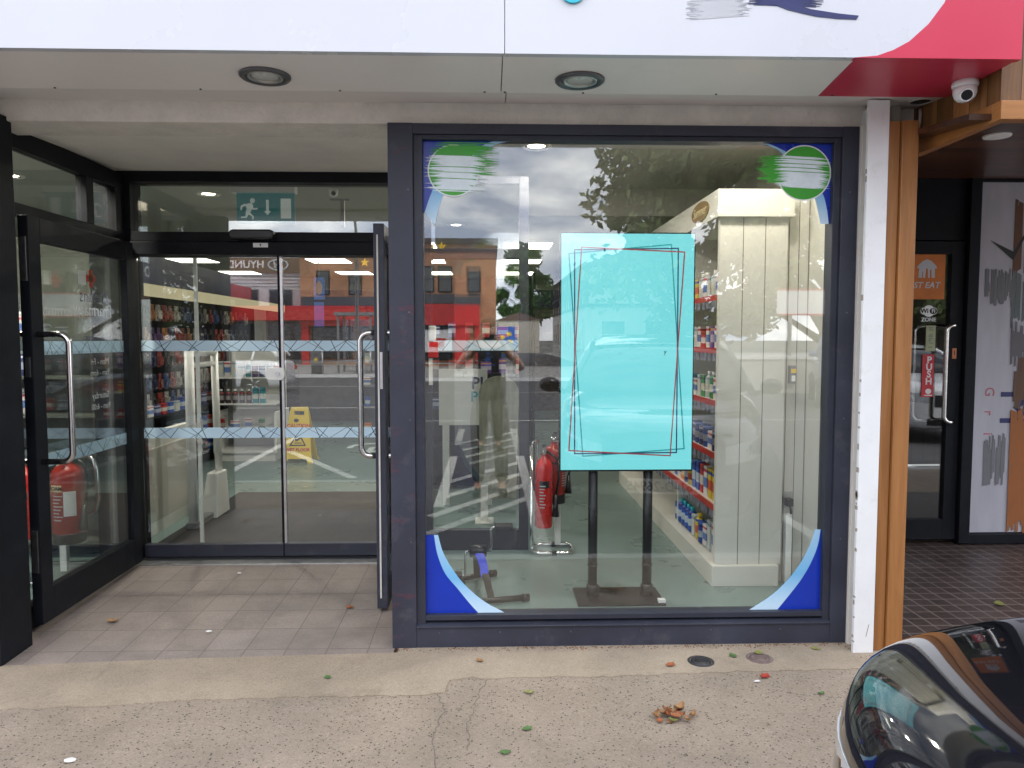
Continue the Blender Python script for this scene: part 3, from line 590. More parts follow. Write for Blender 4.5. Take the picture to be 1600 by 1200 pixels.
# ================================================================== ENTRANCE
en = thing('sliding_door', 'pair of sliding glass doors with pale blue patterned bands and dark header', 'glass door', (-1.45,1.45,0))
b = MB()
b.box(-2.62,1.40,-.02,-2.345,1.56,2.59).box(-2.345,1.40,2.515,-.47,1.56,2.588).box(-2.345,1.39,2.128,-.47,1.56,2.19)
b.box(-.72,1.46,.0,-.47,1.56,2.04).box(-.60,1.41,-.02,-.47,1.455,2.128)
b.build('frame', M['black_frame'], en, bev=.003)
b = MB(); b.box(-2.345,1.375,2.04,-.605,1.56,2.125); b.build('header', M['black_frame'], en, bev=.006)
b = MB(); b.box(-2.345,1.45,2.19,-.60,1.458,2.515); b.build('clerestory', M['door_glass'], en)
for k, (x0, x1) in enumerate(((-2.335,-1.402),(-1.398,-.62))):
    b = MB(); b.box(x0,1.452,.10,x1,1.462,2.045); lf = b.build('leaf', M['door_glass'], en)
    b = MB(); b.box(x0,1.43,.012,x1,1.485,.10); b.build('bottom_rail', M['dark_frame'], lf, bev=.006)
    for z0, z1 in ((1.408,1.478),(.822,.892)):
        b = MB(); b.box(x0+.012,1.4495,z0,x1-.012,1.4515,z1); b.build('patterned_band', M['crackle'], lf)
    b = MB(); b.box(x1-.012 if k == 0 else x0,1.447,.10,x1 if k == 0 else x0+.016,1.468,2.045); b.build('edge_strip', M['alu' if k else 'black_frame'], lf)
b = MB(); b.box(-2.02,1.58,.02,-1.998,1.60,2.04); b.build('edge_strip', M['white_plastic'], en)
b = MB(); b.prism([(-1.437+(.030 if math.cos(a) > 0 else -.030)+.036*math.cos(a), 1.255+.043*math.sin(a)) for a in [2*PI*i/28 for i in range(28)]], 1.425, 1.449); lk = b.build('lock', M['white_plastic'], en, bev=.006)
b = MB(); b.lathe([(.015,-.036),(.015,-.026)], (-1.42,1.452,1.255), 18, ax='y'); b.build('keyhole', M['alu'], lk)
b = MB(); A = [(-1.54+(.115 if math.cos(a) > 0 else -.115)+.03*math.cos(a), 2.166+.031*math.sin(a)) for a in [2*PI*i/32 for i in range(32)]]; b.prism(A, 1.305, 1.375); b.build('motion_sensor', M['black_plastic'], en, bev=.012)
b = MB(); b.box(-1.545,1.368,2.088,-1.45,1.3755,2.116); s_ = b.build('direction_sticker', M['white_plastic'], en)
b = MB(); b.prism([(-1.50,2.094),(-1.494,2.094),(-1.494,2.104),(-1.490,2.104),(-1.497,2.111),(-1.504,2.104),(-1.50,2.104)], 1.3665, 1.3682); b.build('arrow', M['black_ink'], s_)

ls = thing('lobby_screen', 'dark framed glass screen behind the shop window beside the sliding doors', 'glass screen', (-.1,1.6,0))
b = MB(); b.box(-.47,1.575,-.0,-.40,1.64,2.60).box(.205,1.575,0,.272,1.64,2.60).box(-.40,1.578,0,.205,1.637,.145).box(-.40,1.577,2.04,.205,1.64,2.11).box(-.40,1.577,2.55,.205,1.64,2.60); b.build('frame', M['dark_frame'], ls, bev=.003)
b = MB(); b.box(-.40,1.60,.145,.205,1.608,2.04).box(-.40,1.60,2.11,.205,1.608,2.55); b.build('glass', M['door_glass'], ls)
b = MB(); b.box(-.39,1.596,1.408,.2,1.598,1.478); b.build('patterned_band', M['crackle'], ls)
for z0, z1 in ((0,.12),(2.04,2.10)): b = MB(); b.box(-.47,.13,z0,-.44,1.40,z1); b.build('return_rail', M['dark_frame'], ls)
b = MB(); b.box(-.46,.13,.12,-.452,1.40,2.04); b.build('return_glass', M['side_glass'], ls)

def handle(x, y, z0, z1, out, sd, r=.0155):
    c = .05; n = 6; pts = [(x,y,z1)]
    X1 = x+sd*out
    for i in range(n+1):
        a = PI/2*i/n; pts.append((X1-sd*c+sd*c*math.sin(a), y, z1-c+c*math.cos(a)))
    for i in range(n+1):
        a = PI/2*i/n; pts.append((X1-sd*c+sd*c*math.cos(a), y, z0+c-c*math.sin(a)))
    pts.append((x,y,z0)); b = MB(); b.tube(pts, r, 14); return b
# the left leaf stands open against the side glazing
dl = thing('open_door', 'open left entrance door with mirrored pharmacy lettering and steel bar handles', 'glass door', (-2.3,.75,0), 'outer entrance doors standing open')
X0, X1 = -2.335, -2.285
b = MB(); b.box(X0,.20,.03,X1,.30,2.105).box(X0,1.20,.03,X1,1.29,2.105).box(X0,.30,.03,X1,1.20,.20).box(X0,.30,1.985,X1,1.20,2.105); b.build('frame', M['black_frame'], dl, bev=.003)
b = MB(); b.box(-2.314,.30,.2,-2.306,1.20,1.985); gl_ = b.build('glass', M['side_glass'], dl)
for z0, z1 in ((1.408,1.478),(.822,.892)):
    b = MB(); b.box(-2.3165,.32,z0,-2.3145,1.19,z1); b.build('patterned_band', M['crackle'], gl_)
handle(X1,.245,.865,1.515,.155,1).build('handle', M['steel'], dl); handle(X0,.245,.865,1.515,.09,-1).build('handle', M['steel'], dl)
b = MB(); b.box(-2.325,.193,1.78,-2.295,.2005,2.0).box(-2.325,.193,.30,-2.295,.2005,.52).box(-2.322,.194,1.30,-2.297,.2005,1.40); b.build('bolt_plate', M['alu'], dl, bev=.001)
for (s_, z, sz, mt, yy) in (('Phelans',1.735,.105,'navy_ink',.86),('Pharmacy',1.655,.10,'grey_ink',.86),('Opening Hours',1.50,.055,'navy_ink',.90),('Mon - Fri',1.355,.055,'grey_ink',.90),('9am - 6pm',1.29,.05,'grey_ink',.90),('Saturday',1.155,.055,'grey_ink',.90),('9am - 6:00',1.09,.05,'grey_ink',.90)):
    text('lettering', s_, sz, (-2.3156,yy,z), M[mt], gl_, (R(90),0,-PI/2), .0004)
b = MB(); b.box(-2.3162,.78,1.82,-2.3152,.88,1.86).box(-2.3162,.81,1.79,-2.3152,.85,1.89); b.build('cross_emblem', M['red_ink'], gl_)
b = MB(); b.box(-2.3162,.70,1.80,-2.3152,.775,1.88); b.build('cross_emblem', M['white_ink'], gl_)
# the right leaf, edge on
dr = thing('open_door', 'open right entrance door seen edge on beside the window pillar', 'glass door', (-.59,.93,0), 'outer entrance doors standing open')
X0, X1 = -.624, -.566
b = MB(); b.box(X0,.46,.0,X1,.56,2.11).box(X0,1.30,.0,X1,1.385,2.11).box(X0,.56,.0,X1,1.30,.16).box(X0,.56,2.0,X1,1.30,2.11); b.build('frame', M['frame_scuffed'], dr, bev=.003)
b = MB(); b.box(-.600,.56,.16,-.592,1.30,2.0); b.build('glass', M['side_glass'], dr)
handle(X0,.51,.845,1.525,.085,-1).build('handle', M['steel'], dr); handle(X1,.51,.845,1.525,.06,1).build('handle', M['steel'], dr)
b = MB(); b.box(-.6065,.455,.06,-.598,.4605,2.05); b.build('worn_edge_strip', M['cream_strip'], dr)
b = MB(); b.box(-.594,.453,1.22,-.580,.4605,1.42).box(-.593,.4515,1.30,-.581,.4531,1.34); b.build('bolt_plate', M['alu'], dr)
# side glazing of the recess
sg = thing('side_window', 'dark framed side glazing of the entrance recess behind the open left door', 'window', (-2.4,.8,0))
b = MB(); b.box(-2.45,.09,-.035,-2.385,1.40,.10).box(-2.45,.09,2.12,-2.385,1.40,2.18).box(-2.45,.09,2.455,-2.385,1.40,2.56).box(-2.451,.088,.10,-2.386,.21,2.12).box(-2.45,.95,2.18,-2.385,1.03,2.455).box(-2.45,1.30,.1,-2.385,1.40,2.12).box(-2.45,1.30,2.18,-2.385,1.40,2.455); b.build('frame', M['black_frame'], sg, bev=.003)
b = MB(); b.box(-2.42,.21,.10,-2.412,1.30,2.12).box(-2.42,.21,2.18,-2.412,.95,2.455).box(-2.42,1.03,2.18,-2.412,1.30,2.455); b.build('glass', M['side_glass'], sg)

# ================================================================== NEIGHBOUR'S FRONT
ca = thing('timber_canopy', 'cedar clad canopy fascia over the neighbouring entrance', 'canopy', (3.5,-.2,2.4))
b = MB(); b.box(2.10,-.535,2.47,6.5,-.50,3.5).box(2.10,-.50,2.47,2.135,.1,3.5); b.build('vertical_boards', M['cladding'], ca)
b = MB(); b.box(2.094,-.55,2.392,6.5,-.49,2.468).box(2.094,-.49,2.394,2.14,.10,2.468); b.build('trim_board', M['cedar_trim'], ca, bev=.003)
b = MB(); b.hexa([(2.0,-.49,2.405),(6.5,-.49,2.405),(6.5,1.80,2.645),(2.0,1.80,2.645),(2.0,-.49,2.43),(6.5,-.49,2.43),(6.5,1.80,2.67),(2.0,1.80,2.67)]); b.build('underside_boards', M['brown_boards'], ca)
b = MB(); b.lathe([(.06,0),(.058,-.008),(.045,-.008)], (2.36,-.14,2.437), 24); b.build('recessed_light', M['white_plastic'], ca)
b = MB(); b.tube([(2.085,.02,2.60),(2.075,.0,2.575),(2.07,-.005,2.53),(2.085,.03,2.50)], .007, 8); b.build('cable', M['cream_strip'], ca)
nd_ = thing('neighbour_door', 'dark glazed door with orange sticker and red PUSH sign beyond the timber post', 'door', (3.1,1.75,0))
b = MB(); b.box(2.55,1.72,.01,2.62,1.78,2.19).box(3.335,1.72,.01,3.43,1.78,2.19).box(2.62,1.72,.01,3.335,1.78,.16).box(2.62,1.72,2.10,3.335,1.78,2.19).box(2.5,1.74,2.20,3.44,1.80,2.64); b.build('frame', M['black_frame'], nd_, bev=.004)
b = MB(); b.box(2.62,1.745,.16,3.335,1.753,2.10); b.build('glass', M['side_glass'], nd_)
st = MB(); st.box(3.00,1.740,1.775,3.30,1.7415,2.098); st = st.build('orange_sticker', pm('orange sticker', (.55,.15,.012), .4, var=.15, scale=8), nd_)
text('lettering', 'JUST EAT', .062, (3.135,1.7393,1.875), M['grey_ink'], st, shear=.2, bold=.0012)
b = MB()
hx, hz = 3.165, 1.985
b.prism([(hx-.062,hz-.055),(hx-.035,hz-.055),(hx-.035,hz-.01),(hx-.028,hz-.01),(hx-.028,hz-.055),(hx-.012,hz-.055),(hx-.006,hz+.012),(hx+.006,hz+.012),(hx+.010,hz-.055),(hx+.022,hz-.055),(hx+.022,hz-.004),(hx+.032,hz+.01),(hx+.036,hz-.055),(hx+.060,hz-.055),(hx+.058,hz+.012),(hx+.074,hz+.014),(hx+.066,hz+.032),(hx+.03,hz+.066),(hx,hz+.078),(hx-.03,hz+.066),(hx-.066,hz+.032),(hx-.074,hz+.014),(hx-.058,hz+.012)], 1.7385, 1.7400); b.build('house_emblem', M['grey_ink'], st)
def pill(cx, cz, w_, h_, n=10):
    r = h_/2; pts = []
    for i in range(n+1):
        a = -PI/2+PI*i/n; pts.append((cx+w_/2-r+r*math.cos(a), cz+r*math.sin(a)))
    for i in range(n+1):
        a = PI/2+PI*i/n; pts.append((cx-w_/2+r+r*math.cos(a), cz+r*math.sin(a)))
    return pts
b = MB(); b.prism(pill(3.19,1.69,.125,.05), 1.740, 1.7415); b.disc((3.19,1.69), .042, 1.7395, 1.7409, 24); wf = b.build('network_sticker', M['white_ink'], nd_)
text('lettering', 'Wi', .045, (3.157,1.7385,1.69), M['black_ink'], wf, bold=.001); b = MB(); b.prism(pill(3.222,1.69,.054,.042), 1.7378, 1.7392); fi = b.build('network_sticker_end', M['black_ink'], wf)
text('lettering', 'Fi', .04, (3.222,1.7375,1.69), M['white_ink'], wf, bold=.0008); text('lettering', 'ZONE', .040, (3.19,1.7400,1.627), M['white_ink'], nd_, bold=.0008)
b = MB(); b.box(3.175,1.7395,1.40,3.245,1.7415,1.585); yl = b.build('paper_notice', pm('pale green notice', (.42,.45,.26), .6, var=.1, scale=20), nd_)
b = MB()
for i, z in enumerate((1.565,1.55,1.515,1.505,1.49,1.455,1.425)): b.box(3.192+.004*(i % 3),1.7385,z,3.225+.003*(i % 2),1.7397,z+.006)
b.box(3.195,1.7385,1.470,3.21,1.7397,1.483); b.build('small_print', pm('grey print', (.15,.2,.2), .6), yl)
b = MB(); b.box(3.155,1.7395,1.065,3.242,1.7415,1.375); pu = b.build('push_sign', pm('red sign', (.55,.04,.05), .45, var=.08, scale=10), nd_)
for i, ch in enumerate('PUSH'): text('lettering', ch, .068, (3.205,1.7390,1.333-.052*i), M['white_ink'], pu, bold=.002)
b = MB(); b.disc((3.205,1.105), .022, 1.7385, 1.7397, 16, sz=.9).box(3.175,1.7385,1.073,3.235,1.7397,1.080); b.build('house_emblem', M['white_ink'], pu)
def handle_x(x, y, z0, z1, out, sdx, r=.015):
    c = .045; n = 6; pts = [(x,y+.0,z1)]
    X1 = x+sdx
    for i in range(n+1):
        a = PI/2*i/n; pts.append((X1+c*(1-math.sin(a)) if sdx < 0 else X1-c*(1-math.sin(a)), y-out, z1-c+c*math.cos(a)))
    for i in range(n+1):
        a = PI/2*i/n; pts.append((X1+c*(1-math.cos(a)) if sdx < 0 else X1-c*(1-math.cos(a)), y-out, z0+c-c*math.sin(a)))
    pts.append((x,y,z0)); b = MB(); b.tube(pts, r, 12); return b
handle_x(3.385,1.72,.885,1.585,.05,-.10).build('handle', M['steel'], nd_); handle_x(3.385,1.85,.885,1.58,.02,-.24,.013).build('handle', M['steel'], nd_)
b = MB(); b.box(3.36,1.716,1.345,3.39,1.7205,1.42); lk = b.build('lock_plate', pm('copper plate', (.45,.17,.08), .35, .6), nd_); b = MB(); b.box(3.373,1.7145,1.37,3.378,1.7162,1.405); b.build('keyhole', M['black_ink'], lk)
b = MB(); b.box(2.0,1.78,0,2.55,1.84,2.64); b.build('side_panel', M['black_frame'], nd_)
t = thing('shopfront_post', 'black post between the dark neighbouring door and the pale banner', 'post', (3.53,1.72,0))
b = MB(); b.box(3.435,1.68,-.01,3.515,1.80,2.645); b.build('casing', M['black_frame'], t, bev=.004)
bn = thing('shop_banner', 'pale grey banner panel with sideways lettering and brown brushwork in the neighbouring entrance', 'banner', (4.2,1.74,0))
b = MB(); b.box(3.515,1.745,.055,5.6,1.765,2.615); b.build('panel', pm('pale lilac grey banner', (.42,.41,.45), .6, var=.1, scale=3, stretch=(3,1,.6)), bn)
for q in ((3.516,1.70,-.02,5.7,1.80,.05),(3.516,1.72,2.615,5.7,1.80,2.66)): b = MB(); b.box(*q); b.build('frame_rail', M['black_frame'], bn, bev=.003)
text('lettering', 'M', .36, (3.86,1.7435,.985), M['navy_ink'], bn, (R(90),R(90),0), .001)
for i, ch in enumerate('Gri'): text('lettering', ch, .10, (3.665,1.7435,1.10-.155*i), pm('pink lettering', (.45,.12,.16), .5), bn, (R(90),R(90),0), .001)
def vbrush(x0, x1, z0, z1, n, mat, seed, gap=.1, y=0.0):
    rnd = random.Random(seed); b = MB()
    for i in range(n):
        if rnd.random() < gap: continue
        xa = x0+(x1-x0)*i/n; xw = (x1-x0)/n*rnd.uniform(.9,1.6); za = z0+rnd.random()**2*.12; zb = z1-rnd.random()**2*.12; s_ = rnd.uniform(-.003,.003)
        b.prism([(xa,za),(xa+xw,za+.01),(xa+xw+s_,zb-.01),(xa+s_,zb)], 1.7435-y-.0012-(i % 3)*.00025, 1.7435-y-(i % 3)*.00025)
    b.build('brushwork', mat, bn)
vbrush(3.60,3.83,1.72,2.0,26,pm('grey brush', (.15,.15,.16), .7), 1, y=.001); vbrush(3.80,4.9,1.95,2.50,80,pm('brown brush', (.13,.06,.03), .7), 2, .05)
vbrush(3.80,4.9,1.55,2.0,80,pm('grey green brush', (.12,.14,.14), .7), 3, .05, .0014); vbrush(3.81,4.9,1.28,1.62,80,pm('slate brush', (.13,.12,.13), .7), 4, .05, .003)
vbrush(3.84,4.9,.95,1.36,80,pm('umber brush', (.12,.065,.04), .7), 5, .05, .0045); vbrush(3.83,4.9,.03,.98,80,pm('orange brown brush', (.30,.10,.025), .7), 6, .04, .006)
b = MB(); b.prism([(3.58+.05,2.20),(3.80,2.06),(3.95,2.36),(3.80,2.12)], 1.741, 1.7435); b.build('brushwork', M['black_ink'], bn)
vbrush(3.64,3.80,.40,.80,14,pm('grey brush stroke', (.16,.16,.17), .7), 8, .2, .002)
# ================================================================== INSIDE THE SHOP
t = thing('back_wall', 'off white back wall of the shop', 'wall', (-2,12,0)); b = MB(); b.box(-6,12,0,1.955,12.1,2.72); b.build('plaster', M['wall_in'], t)
t = thing('side_wall', 'off white left side wall of the shop', 'wall', (-6,6,0)); b = MB(); b.box(-6.1,.1,0,-6,12.1,2.72); b.build('plaster', M['wall_in'], t)
t = thing('bulkhead', 'dropped ceiling bulkhead across the shop behind the window', 'bulkhead', (.7,3.2,2.6)); b = MB(); b.box(.275,2.6,2.50,1.95,3.0,2.72); b.build('casing', M['ceiling'], t)
# display screen on its stand
ds = thing('display_screen', 'tall cyan display screen on a black twin pole stand behind the shop window', 'display screen', (.75,.6,0))
b = MB(); b.box(.392,.560,.742,1.150,.635,2.082); b.build('casing', M['screen_black'], ds, bev=.004)
def screenmat():
    m, t_, o = newmat('lit cyan screen'); l = t_.links.new
    tcd = nd(t_, 'ShaderNodeTexCoord'); n = nd(t_, 'ShaderNodeTexNoise', {'Scale': 2.5, 'Detail': 3}); l(tcd.outputs['Object'], n.inputs['Vector'])
    rp = ramp(t_, [(.3, (.20,.78,.86)), (.7, (.24,.84,.91))]); l(n.outputs['Fac'], rp.inputs['Fac'])
    bs = nd(t_, 'ShaderNodeBsdfPrincipled', {'Roughness': .15, 'Base Color': (.02,.02,.02,1), 'Emission Strength': .60}); l(rp.outputs['Color'], bs.inputs['Emission Color']); l(bs.outputs[0], o.inputs['Surface']); return m
b = MB(); b.box(.400,.5575,.752,1.142,.5602,2.074); rnd = random.Random(9)
for i in range(70):
    x = rnd.uniform(.47,1.02); z = 1.44+rnd.gauss(0,.045)-.06*(x-.47); b.box(x,.5570,z,x+rnd.uniform(.004,.02),.5577,z+.0012,1)
pn = b.build('lit_panel', [screenmat(), pm('faint screen smear', (.05,.30,.33), .5)], ds)
for q, c_, yy in ((([(.437,1.967),(1.015,2.019),(1.104,.867),(.522,.826)]), (.008,.22,.24), .5565), (([(.469,1.988),(1.055,1.998),(1.060,.845),(.475,.841)]), (.012,.03,.09), .5560), (([(.508,2.003),(1.091,1.977),(1.024,.827),(.442,.859)]), (.22,.035,.045), .5555)):
    b = MB(); cxm = sum(p[0] for p in q)/4; czm = sum(p[1] for p in q)/4
    inn = [(cxm+(p[0]-cxm)*(1-.0072/.30), czm+(p[1]-czm)*(1-.0072/.57)) for p in q]
    b.band(q+[q[0]], inn+[inn[0]], yy, .5576); b.build('outline_graphic', pm('screen line', c_, .5, emit=.42), pn)
text('lettering', 'y', .035, (.985,1.418,.5568) if False else (.985,.5568,1.418), pm('teal screen text', (.01,.15,.17), .5), pn, bold=.0005)
for x in (.59,.905):
    b = MB(); b.lathe([(.027,.02),(.027,.80)], (x,.60,0), 20).lathe([(.036,.018),(.036,.075),(.03,.08)], (x,.60,0), 20).lathe([(.030,.19),(.030,.20)], (x,.60,0), 20); b.build('pole', M['black_plastic'], ds)
b = MB(); b.box(.49,.45,.0,.985,.74,.014); b.build('base_plate', M['black_plastic'], ds, bev=.006)
b = MB(); b.box(.55,.636,.85,.98,.66,1.6); b.build('mounting_bracket', M['black_plastic'], ds)
b = MB(); b.box(.945,.462,.0145,.985,.50,.030); b.build('white_tag', M['white_plastic'], ds)

# cream shelving unit
cu = thing('shelving_unit', 'tall cream panelled shelving unit with red price strips right of the display screen', 'shelving unit', (1.55,2.2,0))
UX, UY0, UY1 = 1.36, .80, 4.0
b = MB(); b.box(1.36,.80,.125,1.765,.84,2.21).box(1.72,.84,.125,1.765,UY1,2.21).box(1.36,UY1-.03,.125,1.72,UY1,2.21); b.build('carcass', M['cream'], cu, bev=.002)
b = MB()
for x in (1.497,1.630): b.box(x,.7985,.125,x+.004,.8005,2.21)
b.build('groove', M['cream_dark'], cu)
b = MB(); b.box(1.335,.765,0,1.74,UY1,.125); b.build('plinth', M['cream'], cu, bev=.003)
b = MB(); b.box(1.335,.765,2.205,1.79,UY1,2.365); b.build('cornice', M['cream'], cu, bev=.003)
b = MB(); b.prism([(1.13+.19*math.cos(2*PI*k/30), 2.288+.062*math.sin(2*PI*k/30)) for k in range(30)], 1.329, 1.3352, 'x'); ov = b.build('oval_plaque', M['brown_sign'], cu)
text('lettering', 'Summer', .085, (1.3275,1.13,2.288), M['label_cream'], ov, (R(90),0,-PI/2), .0008, shear=.25)
SH = [.135,.47,.79,1.11,1.43,1.75]
b = MB()
for z in SH[1:]: b.box(1.375,.84,z-.02,1.72,UY1-.03,z)
for y in (1.85,2.9): b.box(1.40,y,.125,1.72,y+.02,2.2)
b.build('shelf', M['cream'], cu)
for i, z in enumerate(SH[1:]):
    b = MB(); b.box(1.362,.841,z-.028,1.3745,UY1-.03,z+.006); rnd = random.Random(i); y = .86
    while y < 3.9:
        wd = rnd.uniform(.05,.075); b.box(1.3605,y,z-.075,1.3630,y+wd,z-.0285,1); y += wd+rnd.uniform(.01,.05)
    b.build('price_strip', [M['price_red'], M['price_dark']], cu)

# ---- product kinds (each a small mesh, copied along the shelves)
def pack_mat(name, c1, c2, c3):
    m, t_, o = newmat(name); l = t_.links.new
    bs = nd(t_, 'ShaderNodeBsdfPrincipled', {'Roughness': .4}); tcd = nd(t_, 'ShaderNodeTexCoord'); sp = nd(t_, 'ShaderNodeSeparateXYZ'); l(tcd.outputs['Generated'], sp.inputs[0])
    rp = ramp(t_, [(0, c1), (.28, c2), (.62, c1), (.80, c3), (.9, c1)], 'CONSTANT'); l(sp.outputs['Z'], rp.inputs['Fac'])
    n = nd(t_, 'ShaderNodeTexNoise', {'Scale': 16, 'Detail': 2}); mp_ = nd(t_, 'ShaderNodeMapping', {'Scale': (1,1,5)}); l(tcd.outputs['Generated'], mp_.inputs['Vector']); l(mp_.outputs['Vector'], n.inputs['Vector'])
    gt = nd(t_, 'ShaderNodeMath', {1: .62}, operation='GREATER_THAN'); l(n.outputs['Fac'], gt.inputs[0])
    mx_ = nd(t_, 'ShaderNodeMix', {'B': c4(c3)}, data_type='RGBA'); l(gt.outputs[0], mx_.inputs['Factor']); l(rp.outputs['Color'], mx_.inputs['A'])
    l(mx_.outputs['Result'], bs.inputs['Base Color']); l(bs.outputs[0], o.inputs['Surface']); return m
PK = {
 'blue': pack_mat('blue pack', (.02,.10,.45), (.55,.65,.75), (.02,.03,.2)),
 'navy': pack_mat('navy pack', (.015,.03,.16), (.4,.45,.6), (.5,.5,.6)),
 'yellow': pack_mat('yellow pack', (.75,.55,.03), (.65,.12,.03), (.03,.10,.4)),
 'white': pack_mat('white pack', (.72,.72,.70), (.08,.20,.5), (.5,.05,.08)),
 'orange': pack_mat('orange pack', (.72,.25,.03), (.7,.6,.4), (.5,.04,.02)),
 'purple': pack_mat('purple pack', (.12,.04,.30), (.5,.45,.6), (.6,.3,.1)),
 'green': pack_mat('green pack', (.06,.30,.09), (.7,.7,.6), (.02,.12,.04)),
 'red': pack_mat('red pack', (.50,.03,.03), (.7,.66,.6), (.2,.01,.01)),
 'pale': pack_mat('pale pack', (.55,.60,.60), (.62,.60,.52), (.25,.30,.35)),
 'teal': pack_mat('teal pack', (.03,.30,.36), (.6,.65,.65), (.02,.12,.2)),
 'black': pack_mat('black pack', (.02,.02,.022), (.3,.3,.3), (.35,.05,.05)),
}
def hide_proto(o):
    for q in [o]+list(o.children): bpy.data.objects.remove(q)
PROT = {}
def carton(col, w_=.07, d=.05, h=.15):
    b = MB(); b.box(-w_/2,-d/2,0,w_/2,d/2,h); return b.build('carton', PK[col], bev=.0015).data
def bottle(col, r=.032, h=.17):
    b = MB(); b.lathe([(r*.9,0),(r,.006),(r,h*.72),(r*.85,h*.80),(r*.42,h*.85),(r*.42,h*.87)], n=16); return b.build('bottle', PK[col]).data
def capmesh(r=.032, h=.17, mat='white_plastic'):
    b = MB(); b.lathe([(r*.5,h*.865),(r*.52,h*.87),(r*.52,h),(r*.46,h*1.005)], n=14); return b.build('cap', M[mat]).data
def tin(col, r=.038, h=.13):
    b = MB(); b.lathe([(r,0),(r,h*.94),(r*1.03,h*.945),(r*1.03,h)], n=18); return b.build('tub', PK[col]).data
def purge(names):
    for o in list(bpy.data.objects):
        if o.type == 'MESH' and o.parent is None and o.name.split('.')[0] in names and 'category' not in o: bpy.data.objects.remove(o)
CART = {(c, i): carton(c, *dm) for c in PK for i, dm in enumerate([(.07,.05,.14),(.10,.055,.11),(.06,.05,.19)])}
BOTT = {c: bottle(c) for c in PK}; CAP = {k: capmesh(mat=k) for k in ('white_plastic','black_plastic','yellow_plastic','teal_ink')}
TIN = {c: tin(c) for c in PK}
purge({'carton','bottle','cap','tub'})
def place(kind, me, loc, rz, label, cat, group, cap=None):
    o = bpy.data.objects.new(kind, me); COL.objects.link(o); o.location = loc; o.rotation_euler = (0,0,rz); tag(o, label, cat, group)
    if cap:
        c = bpy.data.objects.new('cap', cap); COL.objects.link(c); c.parent = o
    return o
ORD = ['first','second','third','fourth','fifth','sixth','seventh','eighth','ninth','tenth','eleventh','twelfth','thirteenth','fourteenth','fifteenth','sixteenth','seventeenth','eighteenth','nineteenth','twentieth','twenty-first','twenty-second','twenty-third','twenty-fourth','twenty-fifth','twenty-sixth']
SHN = ['bottom','second lowest','third lowest','third highest','second highest','top']
rows = [ # what stands on each shelf of the cream unit, nearest the window first
 [('carton','orange',0),('carton','white',2),('carton','pale',2),('carton','white',0),('tub','blue',0),('bottle','yellow','yellow_plastic'),('carton','pale',0)]+[('bottle','blue','teal_ink')]*5,
 [('carton','purple',0),('carton','yellow',2),('carton','yellow',2),('carton','white',2),('carton','red',2),('carton','blue',2),('carton','blue',2),('tub','yellow',0),('tub','blue',0),('carton','orange',1),('carton','white',0),('carton','blue',1)],
 [('tub','blue',0),('tub','navy',0),('carton','white',1),('tub','blue',0),('tub','navy',0),('tub','blue',0),('carton','navy',0),('carton','white',0),('carton','pale',1)],
 [('bottle','pale','white_plastic'),('carton','white',0),('bottle','green','white_plastic'),('bottle','pale','white_plastic'),('carton','green',0),('carton','pale',0),('carton','white',1),('carton','teal',0)],
 [('carton','white',0),('carton','white',0),('carton','purple',0),('carton','white',0),('carton','red',1),('carton','white',0),('carton','pale',0),('carton','white',1)],
 [('bottle','pale','white_plastic'),('bottle','white','white_plastic'),('bottle','pale','white_plastic'),('carton','pale',0),('bottle','white','white_plastic'),('bottle','pale','white_plastic'),('carton','yellow',0),('carton','navy',0)]]
for si, row in enumerate(rows):
    y = .90; cnt = {}
    for it in row:
        kd, col, ex = it; cnt[(kd, col)] = cnt.get((kd, col), 0)+1
        lab = f"{col} {kd}, {ORD[cnt[(kd,col)]-1]} of its colour from the window, {SHN[si]} shelf, cream unit"
        if kd == 'carton': o = place(kd, CART[(col, ex)], (1.43,y,SH[si]+.0005), PI/2+random.uniform(-.08,.08), lab, 'carton', 'goods on the cream shelving unit')
        elif kd == 'tub': o = place(kd, TIN[col], (1.43,y,SH[si]+.0005), random.uniform(0,6), lab, 'tub', 'goods on the cream shelving unit')
        else: o = place(kd, BOTT[col], (1.43,y,SH[si]+.0005), 0, lab, 'bottle', 'goods on the cream shelving unit', CAP[ex])
        y += .105 if kd == 'carton' and ex == 1 else .092
# things by the right wall
t = thing('panel_wall', 'cream tongue and groove boarded wall in the corner right of the shelving unit', 'wall', (1.86,.89,0))
b = MB(); b.box(1.766,.87,0,1.955,.91,2.6); b.build('boards', M['cream'], t)
b = MB(); [b.box(x,.8685,0,x+.004,.8702,2.6) for x in (1.80,1.86,1.92)]; b.build('groove', M['cream_dark'], t)
b = MB(); b.box(1.925,.13,0,1.9548,.86,2.6); b.build('pilaster', M['cream'], t)
t = thing('wall_socket', 'steel wall socket with a black plug low on the cream corner wall', 'socket', (1.82,.86,.45))
b = MB(); b.box(1.785,.858,.455,1.855,.8685,.555); b.build('face_plate', M['alu'], t, bev=.003)
b = MB(); b.box(1.802,.81,.475,1.842,.858,.52).tube([(1.822,.82,.48),(1.822,.805,.46),(1.826,.808,.43)], .007, 8); b.build('plug', M['black_plastic'], t, bev=.004)
t = thing('white_conduit', 'white plastic conduit running down to the floor beneath the wall socket', 'conduit', (1.82,.84,0)); b = MB(); b.box(1.800,.815,0,1.838,.855,.43); b.build('channel', M['white_plastic'], t, bev=.003)
t = thing('wall_switch', 'yellow and grey switch box halfway up the cream corner wall', 'switch', (1.83,.86,1.25)); b = MB(); b.box(1.81,.83,1.22,1.85,.8685,1.33); sbx = b.build('box', M['grey_plastic'], t, bev=.003)
